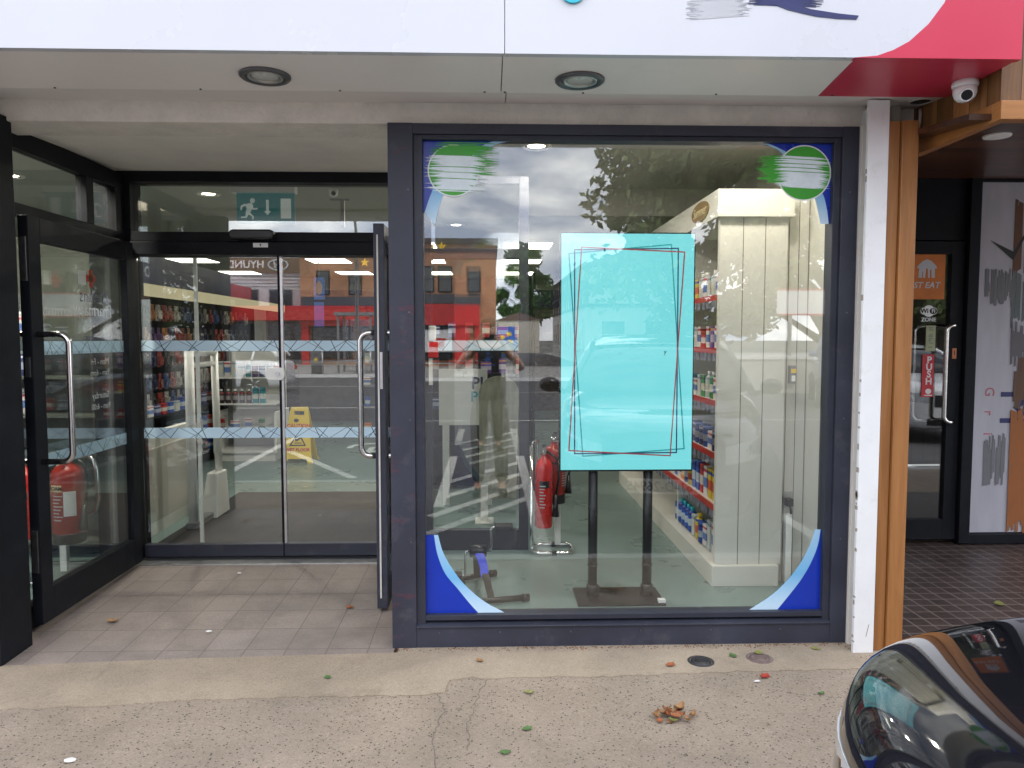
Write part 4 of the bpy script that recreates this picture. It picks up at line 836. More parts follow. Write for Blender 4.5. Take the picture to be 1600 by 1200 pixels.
b = MB(); b.box(1.815,.8275,1.285,1.845,.8305,1.31); b.build('yellow_label', M['poster_yellow'], t); b = MB(); b.box(1.819,.8275,1.235,1.841,.8305,1.27); b.build('white_label', M['white_plastic'], t)

# extinguishers on a chrome stand
def extinguisher(x, y, z, r, h, mat, label, foam=False, face=0):
    t = thing('fire_extinguisher', label, 'fire extinguisher', (x,y,z), 'fire extinguishers on chrome stands')
    b = MB(); b.lathe([(r*.9,0),(r,.012),(r,h*.80),(r*.93,h*.87),(r*.70,h*.925),(r*.34,h*.955),(r*.30,h)], (x,y,z), 26); b.build('cylinder', mat, t)
    b = MB(); b.lathe([(r*.33,h),(r*.35,h+.03),(.014,h+.05)], (x,y,z), 14).box(x-.016,y-.02,z+h+.02,x+.016,y+.02,z+h+.06); b.build('valve', M['steel'], t)
    b = MB(); b.hexa([(x-.012,y-.09,z+h+.075),(x+.012,y-.09,z+h+.075),(x+.012,y+.02,z+h+.05),(x-.012,y+.02,z+h+.05),(x-.012,y-.09,z+h+.087),(x+.012,y-.09,z+h+.087),(x+.012,y+.02,z+h+.066),(x-.012,y+.02,z+h+.066)]); b.build('lever', M['black_plastic'], t)
    if foam:
        b = MB(); b.lathe([(r*1.012,-.004),(r*1.02,.0),(r*1.02,.055),(r*1.005,.06)], (x,y,z), 26); b.build('black_skirt', M['black_plastic'], t)
    def patch(name, a0, a1, z0, z1, mt, rr=1.006):
        b = MB(); n = 8
        for i in range(n):
            p, q = a0+(a1-a0)*i/n, a0+(a1-a0)*(i+1)/n; R_ = r*rr
            b.hexa([(x+r*math.cos(p),y+r*math.sin(p),z+z0),(x+R_*math.cos(p),y+R_*math.sin(p),z+z0),(x+R_*math.cos(q),y+R_*math.sin(q),z+z0),(x+r*math.cos(q),y+r*math.sin(q),z+z0),
                    (x+r*math.cos(p),y+r*math.sin(p),z+z1),(x+R_*math.cos(p),y+R_*math.sin(p),z+z1),(x+R_*math.cos(q),y+R_*math.sin(q),z+z1),(x+r*math.cos(q),y+r*math.sin(q),z+z1)])
        return b.build(name, mt, t, smooth=False)
    f = -PI/2+face
    for k in range(8): patch('printed_line', f-.55, f+.15-.12*(k % 3), h*(.58-.042*k), h*(.595-.042*k), M['grey_ink'], 1.007)
    if foam:
        patch('name_band', f-.75, f+.12, h*.64, h*.72, M['label_cream']); patch('white_card', f+.2, f+.95, h*.34, h*.64, M['white_ink'], 1.014)
        text('lettering', 'FOAM', .033, (x-.025,y-r*1.012,z+h*.68), M['black_ink'], t, (R(90),0,-.25), .0006, bold=.0006)
    else:
        patch('name_band', f-.6, f+.6, h*.56, h*.66, M['black_plastic'])
    # hose and horn
    s = 1 if foam else 1
    b = MB(); b.tube([(x+.02,y,z+h+.03),(x+r+.03,y-.02,z+h*.95),(x+r+.04,y-.03,z+h*.7),(x+r+.02,y-.03,z+h*.45)], .009, 10).tube([(x+r+.02,y-.03,z+h*.46),(x+r+.018,y-.035,z+h*.28),(x+r+.016,y-.04,z+h*.16)], [.012,.018,.026], 12); b.build('hose', M['black_plastic'], t)
    return t
def stand(x, y, label, wdt=.29, dep=.22, h=.76):
    t = thing('extinguisher_stand', label, 'stand', (x,y,0), 'chrome extinguisher stands'); z = .016; r = .0125
    b = MB(); c = .05
    def arcpts(cx_, cy_, a0, a1): return [(cx_+c*math.cos(a0+(a1-a0)*i/6), cy_+c*math.sin(a0+(a1-a0)*i/6), z) for i in range(7)]
    pts = [(x,y,h)] + [(x,y,z+c)] + [(x+c*(1-math.cos(PI/2*i/5)), y, z+c*(1-math.sin(PI/2*i/5))) for i in range(6)]
    pts += arcpts(x+wdt-c, y+c, -PI/2, 0) + arcpts(x+wdt-c, y+dep-c, 0, PI/2) + [(x+.03,y+dep,z)]
    b.tube(pts, r, 12); b.build('floor_loop', M['chrome'], t)
    b = MB(); b.box(x+wdt*.62,y+dep-.02,z,x+wdt*.72+.012,y+dep+.015,.50); b.build('post', M['white_plastic'], t, bev=.003)
    b = MB(); b.tube([(x,y,h),(x+.01,y,h+.03),(x+.04,y,h+.04),(x+.04,y+.02,h-.02),(x+.03,y+.04,h-.3)], .009, 10); b.build('top_hook', M['chrome'], t)
    b = MB(); b.lathe([(.018,-.016),(.018,.016)], (x+wdt*.55,y,z), 12, ax='x'); b.build('clamp', M['black_plastic'], t); b = MB(); b.lathe([(.018,-.016),(.018,.016)], (x+wdt*.6,y+dep,z), 12, ax='x'); b.build('clamp', M['black_plastic'], t)
    return t
stand(.285, 1.44, 'chrome loop stand carrying two extinguishers beside the lobby screen post')
extinguisher(.372,1.48,.19,.062,.50,M['red_enamel'], 'slim bright red extinguisher with black label left of the screen poles')
extinguisher(.455,1.60,.34,.078,.42,M['dark_red_enamel'], 'stout darker red extinguisher partly hidden behind the slim bright one', foam=True, face=1.2)
t = thing('extinguisher_stand', 'chrome loop stand carrying two extinguishers behind the open left door', 'stand', (-2.8,1.0,0), 'chrome extinguisher stands')
b = MB(); b.tube([(-2.92,.90,.02),(-2.50,.90,.02),(-2.46,.94,.02),(-2.46,1.26,.02),(-2.50,1.30,.02),(-2.92,1.30,.02)], .012, 12); b.build('floor_loop', M['chrome'], t)
b = MB(); cc = [(-2.62,1.10,.75),(-2.50,1.08,.765),(-2.455,1.06,.74),(-2.435,1.05,.68),(-2.43,1.05,.50),(-2.445,1.05,.43),(-2.50,1.07,.40)]; b.tube(cc, .014, 12); b.build('top_hook', M['chrome'], t)
b = MB(); b.box(-2.72,1.12,.02,-2.68,1.16,.72); b.build('post', M['white_plastic'], t)
extinguisher(-2.585,1.0,.25,.092,.50,M['dark_red_enamel'], 'large FOAM extinguisher seen through the open left door', foam=True)
extinguisher(-2.835,1.0,.27,.062,.44,M['red_enamel'], 'narrow bright red extinguisher at the far left of the side glazing')

# pedal exerciser on the floor
pe = thing('pedal_exerciser', 'small blue and black pedal exerciser on the floor behind the window', 'exercise machine', (0,.8,0))
b = MB(); b.tube([(-.22,.46,.022),(.215,.555,.022)], .017, 12).tube([(.18,.547,.022),(.222,.557,.022)], .0215, 12); b.build('front_foot', M['black_plastic'], pe)
b = MB(); b.tube([(-.26,.86,.022),(.03,1.00,.022)], .017, 12).tube([(0,.985,.022),(.037,1.003,.022)], .0215, 12); b.build('rear_foot', M['black_plastic'], pe)
b = MB(); b.hexa([(-.012,.50,.03),(.028,.50,.03),(.028,.52,.03),(-.012,.52,.03),(-.05,.64,.14),(-.008,.64,.14),(-.008,.665,.14),(-.05,.665,.14)]); b.build('lower_strut', M['black_plastic'], pe, bev=.003)
b = MB(); b.hexa([(-.10,.90,.03),(-.06,.90,.03),(-.06,.92,.03),(-.10,.92,.03),(-.10,.74,.20),(-.06,.74,.20),(-.06,.765,.20),(-.10,.765,.20)]); b.build('rear_strut', M['black_plastic'], pe, bev=.003)
b = MB(); prv = None
arcp = [(-.030,.625,.12),(-.038,.655,.17),(-.055,.69,.21),(-.075,.73,.232),(-.095,.77,.235)]
for (a, c) in zip(arcp, arcp[1:]): b.hexa([(a[0]-.022,a[1],a[2]),(a[0]+.022,a[1],a[2]),(a[0]+.022,a[1]+.012,a[2]+.016),(a[0]-.022,a[1]+.012,a[2]+.016),(c[0]-.022,c[1],c[2]),(c[0]+.022,c[1],c[2]),(c[0]+.022,c[1]+.012,c[2]+.016),(c[0]-.022,c[1]+.012,c[2]+.016)])
b.build('blue_cover', pm('bright blue plastic', (.006,.04,.62), .35), pe, weld=True)
b = MB(); b.lathe([(.036,-.05),(.036,.05)], (-.07,.75,.235), 20, ax='x'); b.build('crank_hub', M['black_plastic'], pe)
b = MB(); b.tube([(-.02,.75,.235),(.0,.75,.235),(.008,.75,.26),(.006,.75,.36),(.014,.75,.378),(.05,.75,.378)], .007, 10).tube([(-.12,.75,.235),(-.14,.75,.235),(-.147,.75,.21),(-.147,.75,.10),(-.16,.75,.085),(-.19,.75,.085)], .007, 10); b.build('crank', M['chrome'], pe)
b = MB(); b.box(.03,.71,.362,.135,.80,.392); b.tube([(.125,.715,.385),(.15,.70,.37),(.152,.69,.32),(.135,.69,.28)], .009, 8).tube([(.03,.715,.38),(.02,.70,.36),(.03,.695,.32)], .009, 8); b.build('pedal', M['rubber'], pe, bev=.004)
b = MB(); b.box(-.26,.71,.07,-.17,.80,.10).tube([(-.17,.715,.09),(-.155,.70,.06),(-.15,.70,.035)], .009, 8); b.build('pedal', M['rubber'], pe, bev=.004)

# boards and stands behind the lobby screen
t = thing('roller_banner', 'greenish cream banner stand on a white leg behind the lobby screen', 'banner', (.08,2.4,0))
b = MB(); A = [(-.085,.19),(.215,.19),(.235,1.05)]+[(.075+.16*math.cos(PI*i/12), 1.06+.13*math.sin(PI*i/12)) for i in range(13)]+[(-.085,1.05)]; b.prism(A, 2.39, 2.405); b.build('panel', pm('mottled cream banner', (.36,.36,.28), .6, var=.35, scale=5, stretch=(3,1,.8), dirt=.5, dirtcol=(.14,.15,.11)), t)
b = MB(); b.box(-.075,2.385,.0,-.015,2.43,.30).box(-.12,2.3,0,.03,2.5,.012); b.build('leg', M['white_plastic'], t, bev=.003)
t = thing('pharmacy_board', 'white board with navy and teal letters PL and PH leaning behind the lobby screen', 'sign', (-.3,3.0,.9))
b = MB(); b.box(-.45,3.0,.72,-.02,3.02,1.22); b.build('panel', M['white_plastic'], t); b = MB(); b.box(-.42,3.0,0,-.36,3.02,.72).box(-.04,3.0,0,.02,3.02,.72); b.build('leg', M['white_plastic'], t)
text('lettering', 'PL', .15, (-.09,2.9985,1.09), M['navy_ink'], t, bold=.003); text('lettering', 'PH', .13, (-.09,2.9985,.97), M['teal_ink'], t, bold=.002)
t = thing('call_point', 'red wall box with white cover beside the left edge of the shop window', 'alarm box', (-.40,1.56,1.4)); b = MB(); b.box(-.425,1.55,1.36,-.355,1.572,1.47); b.build('box', M['red_enamel'], t, bev=.004)
b = MB(); b.box(-.42,1.545,1.475,-.37,1.572,1.58); b.build('cover', M['white_plastic'], t, bev=.01); b = MB(); b.box(-.42,1.555,1.17,-.395,1.572,1.355); b.build('notice', M['white_plastic'], t)

# ---- seen through the sliding doors
b = MB()
t = thing('low_partition', 'low cream partition inside the entrance left of the security gate', 'partition', (-2.56,2.1,0)); b = MB(); b.box(-2.60,1.58,0,-2.545,2.85,.78); b.build('panel', M['cream'], t, bev=.003); b = MB(); b.box(-2.546,1.72,.10,-2.540,2.7,.66); b.build('inset', M['wall_in'], t)
sgt = thing('security_gate', 'white shop security antenna gate just inside the sliding doors', 'security gate', (-2.33,2.5,0))
b = MB(); b.tube([(-2.33,2.25,.0),(-2.33,2.25,1.40)], .035, 14).tube([(-2.33,2.83,.30),(-2.33,2.80,.78),(-2.33,2.78,1.40)], .03, 14).tube([(-2.33,2.25,1.38),(-2.33,2.78,1.38)], .03, 12).tube([(-2.33,2.25,1.28),(-2.33,2.78,1.28)], .02, 12); b.build('antenna_frame', M['white_plastic'], sgt)
b = MB(); b.hexa([(-2.40,2.56,.0),(-2.26,2.56,.0),(-2.26,2.88,.0),(-2.40,2.88,.0),(-2.38,2.68,.36),(-2.28,2.68,.36),(-2.28,2.88,.36),(-2.38,2.88,.36)]); b.build('base_box', M['white_plastic'], sgt, bev=.012)
b = MB(); b.box(-2.37,2.20,0,-2.29,2.60,.05); b.build('foot', M['grey_plastic'], sgt, bev=.005)

gd = thing('display_gondola', 'white free standing display shelf behind the security gate', 'shelf', (-2.93,5.6,0))
b = MB(); b.box(-3.30,5.42,.10,-2.60,6.0,.13).box(-3.30,5.95,.13,-2.60,6.0,1.32).box(-3.30,5.45,.0,-2.60,6.0,.10).box(-3.33,5.42,.1,-3.30,6.0,.60).box(-2.60,5.42,.1,-2.57,6.0,.60); b.build('carcass', M['white_plastic'], gd, bev=.003)
GZ = [.38,.70,1.02]; b = MB()
for z in GZ: b.box(-3.30,5.5,z-.02,-2.60,5.95,z)
b.build('shelf', M['white_plastic'], gd); b = MB(); [b.box(x,5.86,.1,x+.03,5.95,1.34) for x in (-3.30,-2.63)]; b.build('upright', M['grey_plastic'], gd)
gi = [(1.02,[('carton','pale',2),('carton','white',2),('carton','pale',2),('carton','pale',0),('bottle','teal','white_plastic'),('tub','purple',0),('tub','navy',0),('bottle','pale','white_plastic'),('bottle','white','white_plastic')]),
      (.70,[('bottle','black','white_plastic')]*5+[('carton','teal',2),('carton','teal',2)]),(.38,[('tub','red',0),('carton','white',1),('carton','white',0),('tub','green',0)])]
for (z, row), sn in zip(gi, ('top','middle','lower')):
    x = -3.26; cnt = {}
    for kd, col, ex in row:
        cnt[(kd,col)] = cnt.get((kd,col),0)+1; lab = f"{col} {kd}, {ORD[cnt[(kd,col)]-1]} of its colour from the gate, {sn} white gondola shelf"
        if kd == 'carton': place(kd, CART[(col,ex)], (x,5.53,z+.0005), random.uniform(-.1,.1), lab, 'carton', 'goods on the white gondola')
        elif kd == 'tub': place(kd, TIN[col], (x,5.53,z+.0005), random.uniform(0,6), lab, 'tub', 'goods on the white gondola')
        else: place(kd, BOTT[col], (x,5.53,z+.0005), 0, lab, 'bottle', 'goods on the white gondola', CAP[ex])
        x += .083 if len(row) > 5 else .16
ws = thing('wet_floor_sign', 'yellow folding CAUTION WET FLOOR sign on the shop floor', 'warning sign', (-2.3,5.4,0))
def aboard(yb, yt, name):
    b = MB(); th = .018; d = 1 if yb < yt else -1
    def q(x, z, o): f = z/.66; return (-2.30+x, yb+(yt-yb)*f+o*th*d, z)
    def pan(pl): 
        n = len(pl); b.add([q(x,z,0) for x, z in pl]+[q(x,z,1) for x, z in pl], [list(range(n)), list(range(2*n-1,n-1,-1))]+[(i,(i+1)%n,(i+1)%n+n,i+n) for i in range(n)])
    pan([(-.19,0),(-.13,0),(-.11,.05),(-.172,.05)]); pan([(.13,0),(.19,0),(.172,.05),(.11,.05)]); pan([(-.172,.05),(.172,.05),(.118,.56),(-.118,.56)])
    pan([(-.118,.56),(-.06,.56),(-.06,.61),(-.108,.61)]); pan([(.06,.56),(.118,.56),(.108,.61),(.06,.61)]); pan([(-.108,.61),(.108,.61),(.10,.66),(-.10,.66)])
    return b.build(name, M['yellow_plastic'], ws)
fb = aboard(5.28, 5.45, 'front_board'); aboard(5.62, 5.47, 'rear_board')
tl = math.atan2(.17,.66); rt = (R(90)-tl,0,0)
def onb(x, z): return (-2.30+x, 5.28+.17*z/.66-.002, z)
text('lettering','CAUTION',.062,onb(0,.435),M['red_ink'],fb,rt,.001,bold=.002); text('lettering','WET FLOOR',.052,onb(0,.155),M['red_ink'],fb,rt,.001,bold=.002)
b = MB()
def pl2(poly): n = len(poly); b.add([tuple(Vector(onb(x,z))) for x, z in poly]+[tuple(Vector(onb(x,z))+Vector((0,.0015,0))) for x, z in poly], [list(range(n)), list(range(2*n-1,n-1,-1))]+[(i,(i+1)%n,(i+1)%n+n,i+n) for i in range(n)])
for tr_ in ([(-.10,.20),(.10,.20),(.088,.215),(-.088,.215)],[(-.10,.20),(-.08,.207),(.004,.355),(-.004,.375)],[(.10,.20),(.08,.207),(-.004,.355),(.004,.375)],[(-.04,.23),(.05,.23),(.045,.24),(-.04,.24)],[(-.03,.25),(0,.26),(.035,.29),(.03,.30),(-.01,.285),(-.035,.30)]): pl2(tr_)
pl2([(.03*math.cos(2*PI*k/12)-.03,.50+.022*math.sin(2*PI*k/12)) for k in range(12)])
b.build('warning_pictogram', M['black_ink'], fb)

# left wall run of hanging goods
hw = thing('wall_shelving', 'long dark wall shelving with a glowing cream valance left of the doors', 'shelving', (-3.6,5.5,0))
b = MB(); b.box(-3.85,3.0,0,-3.80,8.6,2.3).box(-3.80,2.97,0,-3.30,3.0,2.3); b.build('back_panel', M['black_frame'], hw)
b = MB(); b.box(-3.34,3.0,2.02,-3.30,8.6,2.3); b.build('header_board', M['teal_canopy'], hw); b = MB(); b.box(-3.335,3.0,1.90,-3.31,8.6,2.018); b.build('lit_valance', M['shelf_glow'], hw)
b = MB()
for z in (.15,.42,.70): b.box(-3.80,3.0,z-.02,-3.36,8.6,z)
b.build('shelf', M['black_frame'], hw)
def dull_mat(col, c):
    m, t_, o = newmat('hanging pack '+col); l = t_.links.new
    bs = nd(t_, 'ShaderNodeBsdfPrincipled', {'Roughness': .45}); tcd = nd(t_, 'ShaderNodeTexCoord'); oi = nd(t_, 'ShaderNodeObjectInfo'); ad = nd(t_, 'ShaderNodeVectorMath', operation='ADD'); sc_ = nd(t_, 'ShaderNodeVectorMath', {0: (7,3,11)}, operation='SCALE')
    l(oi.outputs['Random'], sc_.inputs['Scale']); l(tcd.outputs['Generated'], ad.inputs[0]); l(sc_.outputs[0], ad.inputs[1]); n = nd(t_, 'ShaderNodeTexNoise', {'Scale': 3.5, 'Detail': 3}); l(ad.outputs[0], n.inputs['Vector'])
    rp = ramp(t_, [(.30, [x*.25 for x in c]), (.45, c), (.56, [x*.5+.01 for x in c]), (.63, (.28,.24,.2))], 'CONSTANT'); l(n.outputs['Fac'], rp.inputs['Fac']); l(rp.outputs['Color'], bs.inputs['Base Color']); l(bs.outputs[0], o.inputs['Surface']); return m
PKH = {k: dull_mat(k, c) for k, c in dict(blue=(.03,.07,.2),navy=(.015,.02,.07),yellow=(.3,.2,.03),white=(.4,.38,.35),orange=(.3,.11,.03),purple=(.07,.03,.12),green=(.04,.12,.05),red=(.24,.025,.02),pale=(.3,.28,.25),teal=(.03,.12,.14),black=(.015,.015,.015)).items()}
def packet(col):
    b = MB(); b.box(-.045,-.004,-.17,.045,.004,0).box(-.034,-.03,-.15,.034,-.004,-.06); return b.build('hanging_packet', PKH[col], bev=.002).data
PKT = {c: packet(c) for c in PK}; purge({'hanging_packet'})
RN = ['top','second','third','fourth','fifth']
rnd = random.Random(31)
for ri, z in enumerate((1.84,1.60,1.36,1.12,.92)):
    cnt = {}
    for k in range(26):
        y = 3.12+k*.118*(1+.014*k); col = rnd.choice(['red','red','black','navy','orange','blue','white','black','purple','red','pale','orange'] if ri < 2 else ['navy','black','black','red','blue','pale','black','navy','white','red'])
        cnt[col] = cnt.get(col, 0)+1
        place('hanging_packet', PKT[col], (-3.46,y,z), PI/2+rnd.uniform(-.2,.2), f"{col} hanging packet, {ORD[cnt[col]-1]} of its colour from the doors, {RN[ri]} row, wall shelving", 'packet', 'packets hanging on the wall shelving')
    
for si, z in enumerate((.15,.42,.70)):
    cnt = {}
    for k in range(16):
        col = rnd.choice(['black','white','navy','red','pale','black','blue']); cnt[col] = cnt.get(col,0)+1
        place('carton', CART[(col, rnd.choice([0,1,0]))], (-3.42,3.15+k*.16,z+.0005), PI/2, f"{col} carton, {ORD[cnt[col]-1]} of its colour from the doors, {['bottom','middle','upper'][si]} dark wall shelf", 'carton', 'cartons on the wall shelving')
# small white shelf behind the side glazing
sw = thing('bottle_rack', 'narrow grey rack of blue and white bottles behind the side glazing', 'rack', (-3.3,1.6,0))
b = MB(); b.box(-3.6,1.75,0,-2.62,1.79,2.2).box(-3.6,1.45,0,-3.57,1.75,2.2); [b.box(-3.57,1.46,z-.02,-2.64,1.75,z) for z in (.12,.45,.72,.98,1.24,1.50)]; b.build('carcass', pm('dull grey green rack', (.10,.11,.09), .6), sw)
for si, z in enumerate((.98,1.24,1.50)):
    cnt = {}
    for k in range(4):
        col = ['white','blue','teal','white','pale','navy','green'][(k+si*2) % 7]; cnt[col] = cnt.get(col,0)+1
        place('bottle', BOTT[col], (-3.50+k*.11,1.55,z+.0005), 0, f"{col} bottle, {ORD[cnt[col]-1]} from the left, {['lower','middle','top'][si]} shelf of the narrow grey rack", 'bottle', 'bottles on the narrow grey rack', CAP['white_plastic'])

t = thing('magazine_rack', 'tall dark rack with a few bright packs behind the lobby screen', 'rack', (-.1,3.9,0))
b = MB(); b.box(-.62,3.9,0,.42,3.95,2.1); [b.box(-.62,3.62,z-.02,.42,3.9,z) for z in (.45,.80,1.15,1.5)]; b.box(-.64,3.6,0,-.62,3.95,2.12).box(.42,3.6,0,.44,3.95,2.12); b.build('carcass', M['black_frame'], t)
rnd = random.Random(12)
for z, nm in ((.80,'lower'),(1.15,'middle'),(1.5,'upper')):
    cnt = {}
    for k in range(6):
        col = rnd.choice(['red','black','black','navy','black','red','purple']); cnt[col] = cnt.get(col,0)+1
        place('carton', CART[(col, rnd.choice([0,1]))], (-.53+k*.165,3.68,z+.0005), rnd.uniform(-.2,.2), f"{col} carton, {ORD[cnt[col]-1]} of its colour from the left, {nm} shelf, tall dark rack", 'carton', 'cartons on the tall dark rack')
# central gondolas and the counter deeper in the shop
def gondola(x, y, lx, label, cols, seed):
    t = thing('aisle_gondola', label, 'shelving', (x,y,0), 'grey gondolas deeper in the shop'); b = MB()
    b.box(x-lx/2,y,0,x+lx/2,y+.45,.12).box(x-lx/2,y+.42,.12,x+lx/2,y+.45,1.45); [b.box(x-lx/2,y+.02,z-.02,x+lx/2,y+.42,z) for z in (.48,.80,1.12)]
    [b.box(xx,y+.0,.12,xx+.02,y+.45,1.5) for xx in (x-lx/2-.02, x+lx/2)]; b.build('carcass', M['grey_plastic'], t)
    rnd = random.Random(seed)
    for si, z in enumerate((.12,.48,.80,1.12)):
        cnt = {}; n = int(lx/.17)
        for k in range(n):
            col = rnd.choice(cols); cnt[col] = cnt.get(col,0)+1
            place('carton', CART[(col, rnd.choice([0,1,2]))], (x-lx/2+.09+k*.17,y+.08,z+.0005), rnd.uniform(-.15,.15), f"{col} carton, {ORD[cnt[col]-1]} of its colour from the left, {['lowest','second','third','top'][si]} shelf, {label.split()[0]} grey gondola", 'carton', 'cartons on the aisle gondolas')
gondola(-1.15, 7.4, 1.5, 'long grey gondola of mixed cartons deeper in the shop', ['blue','white','red','pale','orange'], 5)
gondola(-.1, 5.9, .9, 'short grey gondola of dark cartons deeper in the shop', ['red','black','purple','pale','yellow'], 6)
t = thing('shop_counter', 'dark shop counter with a grey top at the back of the shop', 'counter', (-1.5,10,0)); b = MB(); b.box(-3.4,9.8,0,.8,10.4,1.0); b.build('body', pm('dark counter front', (.10,.09,.085), .5, var=.2), t); b = MB(); b.box(-3.45,9.75,1.0,.85,10.45,1.04); b.build('top', M['grey_plastic'], t)
t = thing('dispensary_shelving', 'tall dark shelving along the back wall behind the counter', 'shelving', (-1.5,11.8,0)); b = MB(); b.box(-4.5,11.6,0,1.5,11.95,2.1); b.build('carcass', pm('stocked dark shelves', (.06,.045,.045), .6, var=.9, scale=9, stretch=(1,1,2.2)), t); b = MB(); b.box(-4.5,11.55,2.1,1.5,11.95,2.45); b.build('header_board', M['teal_canopy'], t)
# exit sign
ex = thing('exit_sign', 'hanging teal emergency exit sign with running man and arrow', 'exit sign', (-1.71,2.2,2.5))
b = MB(); b.box(-1.955,2.17,2.595,-1.475,2.26,2.655); b.build('housing', M['white_plastic'], ex, bev=.004)
b = MB(); b.box(-1.922,2.205,2.365,-1.485,2.213,2.595); pn = b.build('panel', M['exit_green'], ex)
b = MB(); X_, Z_ = -1.83, 2.47
b.disc((X_+.028,Z_+.068), .019, 2.2025, 2.2045, 16)
for poly in ([(-.032,.040),(.02,.052),(.034,.03),(.008,-.025),(-.025,-.022),(-.018,.015)],[(-.03,.046),(-.022,.034),(-.05,.018),(-.055,-.005),(-.066,-.003),(-.062,.028)],[(.022,.034),(.036,.012),(.066,.014),(.066,.002),(.030,-.002),(.012,.018)],[(-.024,-.018),(.010,-.024),(.038,-.052),(.030,-.075),(.020,-.07),(.022,-.052),(-.002,-.036)],[(-.024,-.018),(.002,-.03),(-.020,-.062),(-.06,-.064),(-.062,-.052),(-.028,-.05)]):
    b.prism([(X_+x, Z_+z) for x, z in poly], 2.2030, 2.2048)
x0 = -1.69; b.prism([(x0-.010,2.545),(x0+.010,2.545),(x0+.010,2.46),(x0+.027,2.46),(x0,2.43),(x0-.027,2.46),(x0-.010,2.46)], 2.2030, 2.2048); b.box(-1.59,2.203,2.405,-1.512,2.2048,2.555)
b.build('pictogram', M['exit_white'], pn)
b = MB(); [b.tube([(x,2.215,2.65),(x,2.215,2.72)], .003, 6) for x in (-1.88,-1.54)]; b.build('hanger', M['alu'], ex)
t = thing('indoor_camera', 'small white bracket camera under the shop ceiling behind the doors', 'security camera', (-1.26,2.6,2.7))
b = MB(); b.lathe([(.035,0),(.04,-.02),(.03,-.06),(.012,-.07)], (-1.27,2.6,2.71), 18); b.build('housing', M['white_plastic'], t); b = MB(); b.lathe([(.018,-.012),(.018,.0)], (-1.262,2.57,2.665), 14, ax='y'); b.build('lens', M['black_plastic'], t); b = MB(); b.box(-1.30,2.6,2.615,-1.14,2.63,2.63).box(-1.215,2.6,2.40,-1.185,2.63,2.615); b.build('bracket', M['grey_plastic'], t)
# lit lights; the pair over screen and cream unit is unseen, added fill
for (x, y, lb) in ((-2.38,2.88,'lit downlight left of the exit sign'),(-.36,4.56,'lit downlight deep behind the window reflections'),(.30,1.22,'lit downlight at the head of the shop window'),(-.60,3.0,'lit downlight behind the left green disc'),(1.0,.42,'added unseen lit downlight in the row over the display screen'),(1.55,.42,'added unseen lit downlight in the row over the cream unit'),(-2.72,.62,'lit downlight above the side glazing at far left'),(-3.6,2.2,'lit downlight further inside beyond the side glazing')):
    downlight(x, y, 2.72, lb, lit=True, energy=12 if 'head of' in lb else 22 if 'exit' in lb else 5 if 'row' in lb else 32 if 'far left' in lb else 14, r=.10, group='lit downlights in the shop ceiling')
k = 0
for yy, nm in ((6.2,'front'),(8.2,'middle'),(10.4,'rear')):
    for xx, sd in ((-4.6,'far left'),(-2.5,'left'),(-1.0,'centre'),(.5,'right')):
        t = thing('ceiling_panel', f'lit ceiling light panel in the {nm} row, {sd} of the aisle', 'ceiling light', (xx,yy,2.7), 'lit ceiling light panels')
        b = MB(); b.box(xx-.32,yy-.32,2.690,xx+.32,yy+.32,2.719); b.build('frame', M['white_plastic'], t)
        b = MB(); b.box(xx-.30,yy-.30,2.684,xx+.30,yy+.30,2.689); b.build('diffuser', M['strip'], t)
for x, z, y, lb in ((-1.254,2.252,4.0,'yellow star decoration hanging right of the exit sign'),(-.418,2.294,3.0,'upper yellow star beside the yellow card'),(-.455,2.21,3.0,'lower yellow star beside the yellow card')):
    b = MB(); b.prism([(x+(.045 if i % 2 == 0 else .02)*math.sin(PI*i/5), z+(.045 if i % 2 == 0 else .02)*math.cos(PI*i/5)) for i in range(10)], y, y+.004); o = b.build('star_decoration', M['poster_yellow']); tag(o, lb, 'decoration', 'hanging yellow stars')
b = MB(); b.box(-.57,3.0,2.17,-.49,3.004,2.31); o = tag(b.build('yellow_card', M['poster_yellow']), 'yellow hanging card beside two stars behind the window', 'card')
t = thing('hanging_poster', 'narrow blue double poster hanging from the shop ceiling', 'poster', (-1.95,5,2.1)); b = MB(); b.box(-2.0,5,1.93,-1.88,5.008,2.18).box(-2.0,5,1.62,-1.89,5.008,1.90); b.build('sheet', M['poster_blue'], t); b = MB(); b.prism([(-1.94+.035*math.cos(2*PI*k/16), 2.06+.08*math.sin(2*PI*k/16)) for k in range(16)], 4.998, 5.0); b.build('portrait_oval', pm('skin tone print', (.45,.28,.2), .6), t); b = MB(); b.tube([(-1.94,5.004,2.18),(-1.94,5.004,2.72)], .004, 6); b.build('cord', M['grey_plastic'], t)
